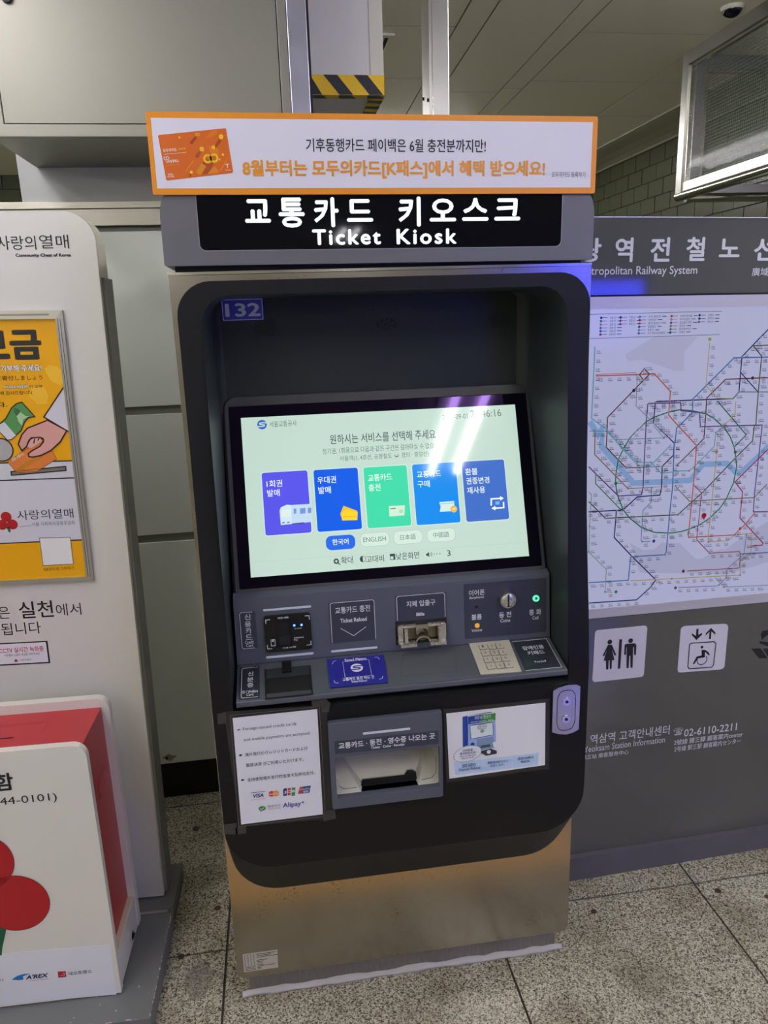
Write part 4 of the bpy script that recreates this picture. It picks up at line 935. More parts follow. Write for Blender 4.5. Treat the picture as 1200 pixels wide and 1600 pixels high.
MB().flat(BF, el, .0026).build('speech_bubble', mat('white_notice_paper', (228, 230, 236)), n2); MB().line(BF, el, .0007, .0028, True).build('bubble_outline', navy, n2)
for s, b, m in (('보증금 환급기', (0.5404, 0.7364, 0.575, 0.7444), white_pr), ('DEPOSIT REFUND · 保証金', (0.5323, 0.7294, 0.5806, 0.7328), white_pr), ('카드를 넣으면', (0.5478, 0.7207, 0.5634, 0.7236), ink), ('보증금 500원을', (0.5451, 0.7166, 0.5669, 0.7196), ink), ('돌려드려요', (0.547, 0.7123, 0.5654, 0.7153), navy), ('500원을', (0.5145, 0.664, 0.5364, 0.6696), navy), ('돌려받았어요!', (0.5086, 0.6568, 0.5431, 0.6629), navy), ('I got my 500 won', (0.5078, 0.6513, 0.5431, 0.6552), navy), ('deposit back!', (0.5121, 0.6463, 0.5387, 0.6502), navy), ('500 KRW', (0.5135, 0.6262, 0.5434, 0.6345), navy), ('Deposit Refund', (0.5064, 0.6168, 0.5521, 0.625), navy), ('保証金500ウォン', (0.568, 0.6277, 0.6133, 0.6343), navy), ('返却します。', (0.5743, 0.6197, 0.6058, 0.6258), navy), ('退还500韩元', (0.6345, 0.6291, 0.6703, 0.6357), navy), ('保证金。', (0.6414, 0.6212, 0.6636, 0.6269), navy)):
    text(BF, s, b, m, n2, .0032, .01)

# ------------------------------------------------------------------ donation stand: platform and tall board
DS = thing('donation_board', 'tall white charity board with yellow poster standing on a grey platform', 'board', tuple(DB.o - V3((.3, 0, .055))))
DF = Frame((D.o.x, D.o.y, 0), D.u, (0, 0, 1))
def dbox(x0, x1, d0, d1, z0, z1): return MB().fbox(DF, x0, x1, z0, z1, -d1, -d0)
pf = dbox(-.75, .08, -.073, .239, 0, .05).build('platform', plat, DS, .002)
dbox(-.75, .078, .247, .425, 0, .05).build('platform', plat, DS, .002)
dbox(-.75, .080, .238, .248, 0, .0525).build('joint_strip', steel_pol, DS, .001)
mb = MB()
FP = Frame((D.o.x, D.o.y, .0503), D.u, D.u.cross(V3((0, 0, -1))) * -1)
FP = Frame((D.o.x, D.o.y, .0500), D.u, V3((-D.u.y, D.u.x, 0)))
for i in range(46):
    s = random.random()
    if i < 20: x, y = .079 - abs(random.gauss(0, .0012)), lerp(-.07, .23, random.random()); l, w_ = random.uniform(.003, .012), random.uniform(.0008, .002); a = math.pi / 2 + random.gauss(0, .2)
    elif i < 34: x, y = lerp(-.20, .078, random.random()), -.0722 + abs(random.gauss(0, .0012)); l, w_ = random.uniform(.004, .018), random.uniform(.0008, .0022); a = random.gauss(0, .15)
    else: x, y = lerp(-.1, .07, random.random()), lerp(-.06, .06, random.random()); l, w_ = random.uniform(.002, .007), random.uniform(.0006, .0018); a = random.uniform(0, 3)
    ca, sa = math.cos(a), math.sin(a)
    mb.flat(FP, [(x + p * ca - q * sa, y + p * sa + q * ca) for p, q in ((-l / 2, -w_ / 2), (l / 2, -w_ / 3), (l / 2.2, w_ / 2), (-l / 3, w_ / 2.2))], .0004)
o = mb.build('paint_chips', chip, DS); o['kind'] = 'stuff'
HB_ = 1.7345
ol = rrect(-.72, 0, .0012, HB_, (.001, .001, .062, .062), 10)
MB().prism(DB, ol, -.016, 0).build('front_panel', board_w, DS, .004, 3)
MB().prism(DB, rrect(-.719, 1.56, .0, HB_ - .001, (.001, .001, .061, .061), 10), -.085, -.016).build('top_casing', board_c, DS, .002)
MB().fbox(DB, -.718, .0085, .0, 1.60, -.085, -.016).build('side_casing', board_g, DS, .001)
for s, b, bo in (('사랑의', (-0.2016, 1.6572, -0.1222, 1.6857), .0), ('열매', (-0.1147, 1.6595, -0.0545, 1.6874), .0), ('Community Chest of Korea', (-0.1669, 1.6414, -0.0528, 1.6497), .045), ('은', (-0.3124, 0.8223, -0.2865, 0.8527), .0), ('실천', (-0.2649, 0.8202, -0.1862, 0.8629), .018), ('에서', (-0.1802, 0.822, -0.1221, 0.8526), .0), ('됩니다', (-0.3115, 0.7799, -0.2203, 0.8107), .0)):
    text(DB, s, b, ink, DS, .0006, bo)
cs_ = [(-0.4047, 0.7019), (-0.2097, 0.7005), (-0.2093, 0.7592), (-0.3961, 0.761)]
st = slab(DB, cs_, ink, DS, 'camera_notice_sticker', .0001, .0006)
flat(DB, [(-0.4005, 0.7058), (-0.2134, 0.7042), (-0.2134, 0.7566), (-0.3929, 0.7579)], paper, st, 'sticker_field', .0009)
text(DB, 'CCTV 실시간 녹화중', (-0.3238, 0.7337, -0.2206, 0.7475), mat('crimson_ink', (196, 40, 64)), st, .0012, .02); text(DB, '시민들의 소중한 성금을 지켜주세요', (-0.3137, 0.7247, -0.2311, 0.731), ink, st, .0012)
text(DB, '사랑의열매', (-0.2811, 0.711, -0.2527, 0.7161), ink_g, st, .0012)
def berries(F, c, r, par, w, stem=True):
    for dx, dy in ((0, 1.0), (-.95, -.55), (.95, -.55)): MB().disc(F, c[0] + dx * r, c[1] + dy * r, r, w, 24).build('berry', red_p, par)
    if stem: MB().flat(F, [(c[0] - r * .3, c[1] - r * .9), (c[0] + r * .1, c[1] - r * 2.1), (c[0] + r * .45, c[1] - r * 2.1), (c[0] + r * .5, c[1] - r * .9)], w).build('stem', green_p, par)
b_ = [(-0.2879, 0.7127)][0]; berries(DB, b_, .0022, st, .0012, False)

# framed poster on the board
po = thing('poster', 'yellow charity poster in a slim metal snap frame on the tall white board', 'poster', tuple(DB.p(-.26, 1.2, .01)))
fo = (-.62, (-0.1092, 0.9086)[1], (-0.0827, 1.533)[0], (-0.1344, 1.5323)[1]); fi = (-.60, (-0.1521, 0.9198)[1], (-0.0989, 1.429)[0], (-0.1367, 1.5141)[1])
MB().fbox(DB, *[fo[i] for i in (0, 2)], fo[1], fo[3], 0, .002).build('backing', sat_al, po)
def bar(name, pts, m=sat_al):
    MB().prism(DB, pts, .002, .0085).build(name, m, po, .0022, 3)
bar('frame_rail', [(fo[0], fi[3]), (fi[2], fi[3]), (fo[2], fo[3]), (fo[0], fo[3])], mat('cream_rail', (206, 204, 186), .35, .3)); bar('frame_rail', [(fo[0], fo[1]), (fo[2], fo[1]), (fi[2], fi[1]), (fo[0], fi[1])])
bar('frame_rail', [(fi[2], fi[1]), (fo[2], fo[1]), (fo[2], fo[3]), (fi[2], fi[3])]); bar('frame_rail', [(fo[0], fo[1]), (fi[0], fi[1]), (fi[0], fi[3]), (fo[0], fo[3])])
MB().line(DB, [(fo[0], lerp(fi[3], fo[3], .5)), (fi[2] - .012, lerp(fi[3], fo[3], .5))], .004, .0088).build('rail_groove', mat('rail_groove_grey', (150, 146, 132), .4), po)
for k in (.30, .62): MB().line(DB, [(lerp(fi[2], fo[2], k), fi[1]), (lerp(fi[2], fo[2], k), fi[3])], .0012, .0089).build('rail_groove', mat('rail_groove_dark', (84, 82, 92), .4), po)
MB().line(DB, [(lerp(fi[2], fo[2], .46), fi[1]), (lerp(fi[2], fo[2], .46), fi[3])], .0022, .0089).build('rail_highlight', mat('lilac_rail_highlight', (206, 204, 222), .3, .6), po)  # pale stroke painted in as the highlight along the rail
sheet = flat(DB, rect(fi), yel_p, po, 'sheet', .0024)
def pp(pts, c, name='printed_shape', w=.0027, par=None): return flat(DB, pts, mat('poster_%d_%d_%d' % c, c, .35), par or sheet, name, w)
WHT = (212, 212, 222); OUT = (52, 24, 18); SK = (218, 160, 152)
la = [(-0.2606, 1.1913), (-0.0913, 1.1992)]; lbm = [(-0.2867, 0.9997), (-0.0951, 1.0101)]
v1_ = la[1][1]; v2_ = lbm[1][1]; UL, UR = fi[0], fi[2]
flat(DB, [(UL, v2_), (UR, v2_), (UR, v1_), (UL, v1_)], mat('poster_white', WHT, .35), sheet, 'white_band', .0026)
v3_ = [(-0.1065, 1.1591)][0][1]
for v in (v1_, v2_, v3_): MB().line(DB, [(UL, v), (UR, v)], .0028, .0028).build('black_rule', ink, sheet)
for pts in ([(-0.1366, 1.4054), (-0.1251, 1.4156), (-0.1085, 1.4118), (-0.0981, 1.3975), (-0.0987, 1.3782), (-0.1066, 1.3695), (-0.1259, 1.3805)], [(-0.1684, 1.3692), (-0.1413, 1.3668), (-0.1349, 1.3489), (-0.1407, 1.3294), (-0.1613, 1.33), (-0.1779, 1.3482)]): pp(pts, (242, 190, 50), 'pale_swirl', .0025)
K_ = (40, 40, 40)
text(DB, '금', (-0.2027, 1.4276, -0.1359, 1.4919), mat('poster_40_40_40', K_), sheet, .0028, .055); text(DB, '모', (-0.2724, 1.4297, -0.2048, 1.4911), mat('poster_40_40_40', K_), sheet, .0028, .055)
for s, b in (('지금 기부해 주세요!', (-0.2595, 1.4024, -0.142, 1.417)),): text(DB, s, b, ink, sheet, .0028, .075); text(DB, s, b, mat('poster_white_ink', (235, 235, 235)), sheet, .0031, .03)
br = mat('brown_ink', (84, 44, 10))
for s, b in (('みんな一緒に寄付しましょう', (-0.3043, 1.3833, -0.1425, 1.3941)), ('이 모여', (-0.1732, 1.3653, -0.1468, 1.3727)), ('여러분께 감사드립니다.', (-0.2654, 1.3518, -0.1666, 1.3603))): text(DB, s, b, br, sheet, .0029, .005)
text(DB, '50,662,455원', (-0.2269, 1.3649, -0.1776, 1.374), mat('poster_40_40_40', K_), sheet, .0028, .06); text(DB, '50,662,455원', (-0.2269, 1.3656, -0.1776, 1.3733), mat('poster_white_ink', (235, 235, 235)), sheet, .0031, .02)
text(DB, '니다.', (-0.2638, 1.3253, -0.2256, 1.3362), mat('poster_40_40_40', K_), sheet, .0029, .03)
def drawn(pts, c, name, w, t=.0026):
    pp(pts, c, name, w); MB().line(DB, pts, t, w + .0002, True).build('drawn_outline', mat('poster_52_24_18', OUT), sheet)
drawn([(-0.2476, 1.2875), (-0.2322, 1.2997), (-0.2172, 1.3225), (-0.2057, 1.332), (-0.1933, 1.3351), (-0.1699, 1.3024), (-0.184, 1.3001), (-0.194, 1.2896), (-0.2032, 1.2718), (-0.2158, 1.2613), (-0.2264, 1.2525), (-0.2353, 1.251), (-0.2498, 1.2714)], (86, 150, 84), 'banknote_drawing', .0029)
pp([(-0.2477, 1.2866), (-0.2364, 1.2917), (-0.2158, 1.2613), (-0.2263, 1.2534), (-0.2345, 1.252), (-0.2497, 1.2721)], (214, 216, 222), 'banknote_drawing', .0033)
pp([(-0.2121, 1.3224), (-0.202, 1.3203), (-0.199, 1.3149), (-0.2084, 1.3044), (-0.2132, 1.3135)], (70, 110, 74), 'banknote_drawing', .0033); pp([(-0.1992, 1.3131), (-0.1887, 1.3038), (-0.1818, 1.3036), (-0.1948, 1.2968), (-0.2001, 1.2825), (-0.2058, 1.2917), (-0.2084, 1.3044)], (170, 206, 160), 'banknote_drawing', .0033)
c = [(-0.2523, 1.2296)][0]; MB().disc(DB, *c, .0275, .0030, 28).build('coin_drawing', mat('poster_52_24_18', OUT), sheet); MB().disc(DB, *c, .0245, .0032, 28).build('coin_drawing', mat('poster_silver', (170, 170, 172)), sheet)
drawn([(-0.2419, 1.2017), (-0.1549, 1.2557), (-0.1339, 1.2044), (-0.1803, 1.1772), (-0.2261, 1.1761)], (222, 128, 56), 'card_drawing', .0029, .0008)
pp([(-0.2259, 1.1844), (-0.2187, 1.1786), (-0.1639, 1.211), (-0.1757, 1.2142)], (196, 130, 30), 'card_drawing', .0031)
drawn([(-0.0971, 1.3696), (-0.0949, 1.3689), (-0.0964, 1.2652), (-0.0983, 1.2644), (-0.1502, 1.3009)], WHT, 'cuff_drawing', .0033, .003)
drawn([(-0.1433, 1.2935), (-0.1044, 1.2688), (-0.1214, 1.2437), (-0.1447, 1.2242), (-0.167, 1.2139), (-0.1849, 1.2108), (-0.1935, 1.212), (-0.1944, 1.2185), (-0.1866, 1.2247), (-0.168, 1.2342), (-0.158, 1.2448), (-0.1579, 1.2522), (-0.1637, 1.2551), (-0.1828, 1.2548), (-0.1909, 1.2459), (-0.1958, 1.2351), (-0.2073, 1.2263), (-0.2132, 1.2411), (-0.2026, 1.2627), (-0.1887, 1.2768)], SK, 'hand_drawing', .0034, .0032)
pp([(-0.1949, 1.235), (-0.1831, 1.253), (-0.1656, 1.2539), (-0.1612, 1.2468), (-0.1858, 1.2311)], (226, 176, 166), 'hand_drawing', .0036)
for q in ([(-0.1761, 1.2527), (-0.1793, 1.2419)], [(-0.1665, 1.2533), (-0.1698, 1.248)], [(-0.1947, 1.2369), (-0.1876, 1.2513), (-0.1776, 1.255), (-0.1637, 1.2551), (-0.1569, 1.2503), (-0.1589, 1.244)]): MB().line(DB, q, .0026, .0039).build('drawn_outline', mat('poster_52_24_18', OUT), sheet)
text(DB, '1회용 교통카드', (-0.2343, 1.2085, -0.2023, 1.2159), mat('poster_white_ink', (235, 235, 235)), sheet, .0033, .01, rot=.5)
drawn([(-0.2373, 1.1703), (-0.1168, 1.1771), (-0.1166, 1.1865), (-0.2371, 1.1789)], (120, 122, 112), 'slot_drawing', .0027, .0030)
bc = [(-0.2621, 1.0613)][0]; berries(DB, bc, .0120, sheet, .0030)
text(DB, '사랑의열매', (-0.2373, 1.0643, -0.1123, 1.0872), ink, sheet, .0030); text(DB, '서울 사회복지공동모금회', (-0.2077, 1.0483, -0.1121, 1.0578), ink_g, sheet, .0030)
MB().line(DB, [(-0.2365, 1.0483), (-0.2097, 1.0499)], .0008, .0030).build('thin_rule', ink_g, sheet)
qb = [(-0.195, 0.9517), (-0.1262, 0.9518), (-0.1256, 1.0182), (-0.1948, 1.019)]
flat(DB, qb, mat('poster_white_ink', (235, 235, 235)), sheet, 'white_label', .0030); MB().line(DB, qb, .0012, .0032, True).build('label_outline', ink, sheet)
text(DB, 'QR코드로 기부하기', (-0.1951, 0.9374, -0.1261, 0.9459), br, sheet, .0030)

# ------------------------------------------------------------------ donation box standing on the platform
DX = thing('donation_box', 'white and red charity collection box with big red berries printed on it', 'donation box', tuple(D.o))
DFr = Frame(D.o, D.u, (0, 0, 1))
def xbox(x0, x1, d0, d1, z0, z1): return MB().fbox(DFr, x0, x1, z0, z1, -d1, -d0)
BW = -.60
MB().prism(DFr, rrect(BW, 0, .002, .646, (.001, .001, .030, .030), 8), -.018, 0).build('front_plate', box_w, DX, .002)
MB().prism(DFr, rrect(BW, .0, .002, .648, (.001, .001, .030, .030), 8), -.222, -.200).build('back_plate', box_w, DX, .002)
xbox(BW + .002, -.001, .018, .200, 0, .090).build('base_box', box_w, DX, .001)
xbox(BW + .004, -.003, .018, .200, .0885, .0905).build('base_ledge', box_cr, DX)
rb2 = xbox(BW + .014, -.016, .018, .200, .0905, .625).build('red_body', red_l, DX, .001)
FT = Frame(DFr.p(0, .625, 0), D.u, V3((-D.u.y, D.u.x, 0)))
sl = (-0.1269, 0.6931)
MB().flat(FT, rrect(-.46, .0905, -.176, .0945, .0015, 3), .0006).build('coin_slot', hole_m, rb2)
MB().line(FT, [(-.36, .150), (-.12, .150), (-.122, .100)], .0012, .0007).build('faint_outline', mat('dark_red_print', (150, 34, 42), .3), rb2)
FS = Frame(DFr.p(-.016, 0, 0), V3((-D.u.y, D.u.x, 0)), (0, 0, 1))
MB().flat(FS, [(.095, .448), (.106, .446), (.140, .456), (.166, .462), (.172, .480), (.166, .490), (.130, .489), (.104, .484)], .0006).build('red_tab', mat('bright_red_tab', (190, 20, 40), .25), rb2)
FK = Frame(DFr.p(-.001, 0, 0), V3((-D.u.y, D.u.x, 0)), (0, 0, 1))
lkk = MB().cyl(FK, .128, .036, .012, 0, .006, 20).build('cam_lock', chrome, DX)
MB().fbox(FK, .1195, .1365, .0345, .0375, .005, .0105).build('lock_slot', blackm, lkk)
for (px, r) in (((-0.2506, 0.3859), .0775), ((-0.1919, 0.2742), .0775)):
    c = px
    q = MB().disc(DFr, c[0], c[1], r * .92, .0010, 40).build('berry', red_p, DX)
    MB().line(DFr, [(c[0] + r * .92 * math.cos(a), c[1] + r * .92 * math.sin(a)) for a in [i * math.pi / 20 for i in range(40)]], .0012, .0012, True).build('berry_edge', mat('berry_edge_brown', (110, 24, 26), .4), q)
stm = [(-0.2482, 0.2327), (-0.2221, 0.2085), (-0.2373, 0.1623), (-0.2418, 0.142), (-0.2734, 0.1414), (-0.2693, 0.2014)]
flat(DFr, [(u, v - 0.0) for u, v in [(a, b - DFr.o.z + D.o.z) for a, b in stm]], green_p, DX, 'stem', .0008)
text(DFr, '모금함', (-0.2738, 0.5552, -0.152, 0.5974), ink, DX, .0006, .03); text(DFr, '(02-2144-0101)', (-0.2706, 0.5162, -0.0704, 0.5395), ink, DX, .0006, .0)
sk = slab(DFr, [(-0.4313, 0.0143), (-0.0098, -0.0031), (-0.0074, 0.1365), (-0.407, 0.1521)], paper, DX, 'sponsor_sticker', .0001, .0005)
flat(DFr, [(-0.2311, 0.0725), (-0.2155, 0.0688), (-0.2057, 0.0694), (-0.2058, 0.0784), (-0.1883, 0.0833), (-0.2021, 0.0846), (-0.2164, 0.0818), (-0.2255, 0.0767)], mat('logo_sky_blue', (38, 120, 200)), sk, 'logo_swoosh', .0008)
text(DFr, "A'REX", (-0.2006, 0.0683, -0.1507, 0.0802), mat('logo_deep_blue', (24, 40, 90)), sk, .0008, .04, shear=.3); text(DFr, 'Airport Express', (-0.1922, 0.0615, -0.1515, 0.0657), mat('logo_orange', (206, 130, 90)), sk, .0008)
flat(DFr, [(-0.1307, 0.0632), (-0.1127, 0.0627), (-0.1122, 0.0791), (-0.1295, 0.0802)], red_p, sk, 'logo_square', .0008)
MB().line(DFr, [(-0.1283, 0.0679), (-0.1162, 0.0682), (-0.1146, 0.0737), (-0.1182, 0.0743), (-0.1187, 0.0707)], .0008, .0010).build('logo_line', white_pr, sk)
text(DFr, '네오트랜스', (-0.107, 0.0656, -0.0558, 0.0755), ink, sk, .0008, .02); text(DFr, '공사', (-0.2672, 0.0709, -0.2479, 0.0793), ink_g, sk, .0008)

# ------------------------------------------------------------------ railway map board
MBD = thing('map_board', 'dark grey information board with backlit railway map, right of the ticket machine', 'information board', tuple(M.p(.4, 0, -.1)))
UL_, UR_ = -.10, 1.15
MB().fbox(M, UL_, UR_, .0, .0745, -.30, .016).build('base_strip', map_base, MBD, .002)
low = MB().fbox(M, UL_, UR_, .0745, .7818, -.30, 0).build('lower_panel', map_gr, MBD, .001)
MB().fbox(M, UL_, UR_, .7835, .8085, -.25, .002).build('light_box_frame', map_fr, MBD, .0015)
MB().fbox(M, UL_, UR_, 1.5540, 1.5810, -.25, .002).build('light_box_frame', map_fr, MBD, .0015)
MB().fbox(M, UL_, UR_, .8085, 1.5540, -.26, -.006).build('light_box', blackm, MBD)
hdr = MB().fbox(M, UL_, UR_, 1.5850, 1.7525, -.22, .003).build('header_panel', map_gr2, MBD, .0015)
MB().fbox(M, UL_, UR_, 1.7525, 1.7545, -.22, .0045).build('header_edge', steel, MBD)
MB().fbox(M, UL_, UR_, 1.7818 - 1.0, .7835, -.2, -.001).build('shadow_gap', blackm, MBD); MB().fbox(M, UL_, UR_, 1.581, 1.585, -.2, -.001).build('shadow_gap', blackm, MBD)
for s, b in (('광', (-0.0616, 1.6576, -0.006, 1.7091)), ('역', (0.0279, 1.6565, 0.0718, 1.7101)), ('전', (0.1151, 1.6571, 0.1642, 1.7104)), ('철', (0.205, 1.658, 0.2532, 1.7111)), ('노', (0.2896, 1.6661, 0.343, 1.7075)), ('선', (0.38, 1.6576, 0.4362, 1.7095)), ('도', (0.471, 1.6651, 0.5283, 1.7073))):
    text(M, s, b, lens_m, hdr, .0036, .03)
text(M, 'Metropolitan Railway System', (-0.059, 1.6238, 0.2373, 1.6478), lens_m, hdr, .0036, .01); text(M, '廣域電鐵路線圖', (0.3803, 1.6232, 0.5382, 1.6422), lens_m, hdr, .0036, .01)
lilac = mat('backlit_map_sheet', (198, 200, 236), .14, 0, .25, emit=.6)
sheet = flat(M, rect((UL_, .8085, UR_, 1.5540)), lilac, MBD, 'map_sheet', -.0015)
def mm(c): return mat('map_%d_%d_%d' % c, c, .14, 0, .25, emit=.4)
gry = (190, 192, 214)
def area(pts, c=gry, w=-.0012): return flat(M, pts, mat('map_area_%d_%d_%d' % c, c, .14, 0, .25, emit=.54), sheet, 'map_area', w)
area([(0.1436, 1.4896), (0.2556, 1.4851), (0.2234, 1.4504), (0.225, 1.4066), (0.2006, 1.4064), (0.1531, 1.4227), (0.1172, 1.4356), (0.0785, 1.4328), (0.0689, 1.4487)], (196, 197, 230)); area([(0.1144, 0.9789), (0.1512, 0.9569), (0.1822, 0.9567), (0.2031, 0.9744), (0.2303, 0.9702), (0.2528, 0.9685), (0.3024, 0.9214), (0.3185, 0.9202), (0.3601, 0.9409), (0.3875, 0.9432), (0.4265, 0.9686), (0.5011, 1.009), (0.538, 0.9006), (0.3997, 0.8717), (0.1466, 0.897)], (192, 194, 228))
def river(pts): MB().line(M, pts, .0145, -.0010).build('river', mat('map_river', (152, 188, 240), .14, 0, .25, emit=.5), sheet)
river([(-0.0117, 1.2928), (0.0118, 1.2592), (0.0213, 1.2762), (0.0218, 1.2313), (0.0644, 1.1856), (0.1125, 1.1345), (0.1905, 1.133), (0.2211, 1.1333), (0.2674, 1.1326), (0.2991, 1.1719), (0.3661, 1.1703), (0.3934, 1.1461), (0.4092, 1.1462), (0.4567, 1.1871), (0.4789, 1.2107)])
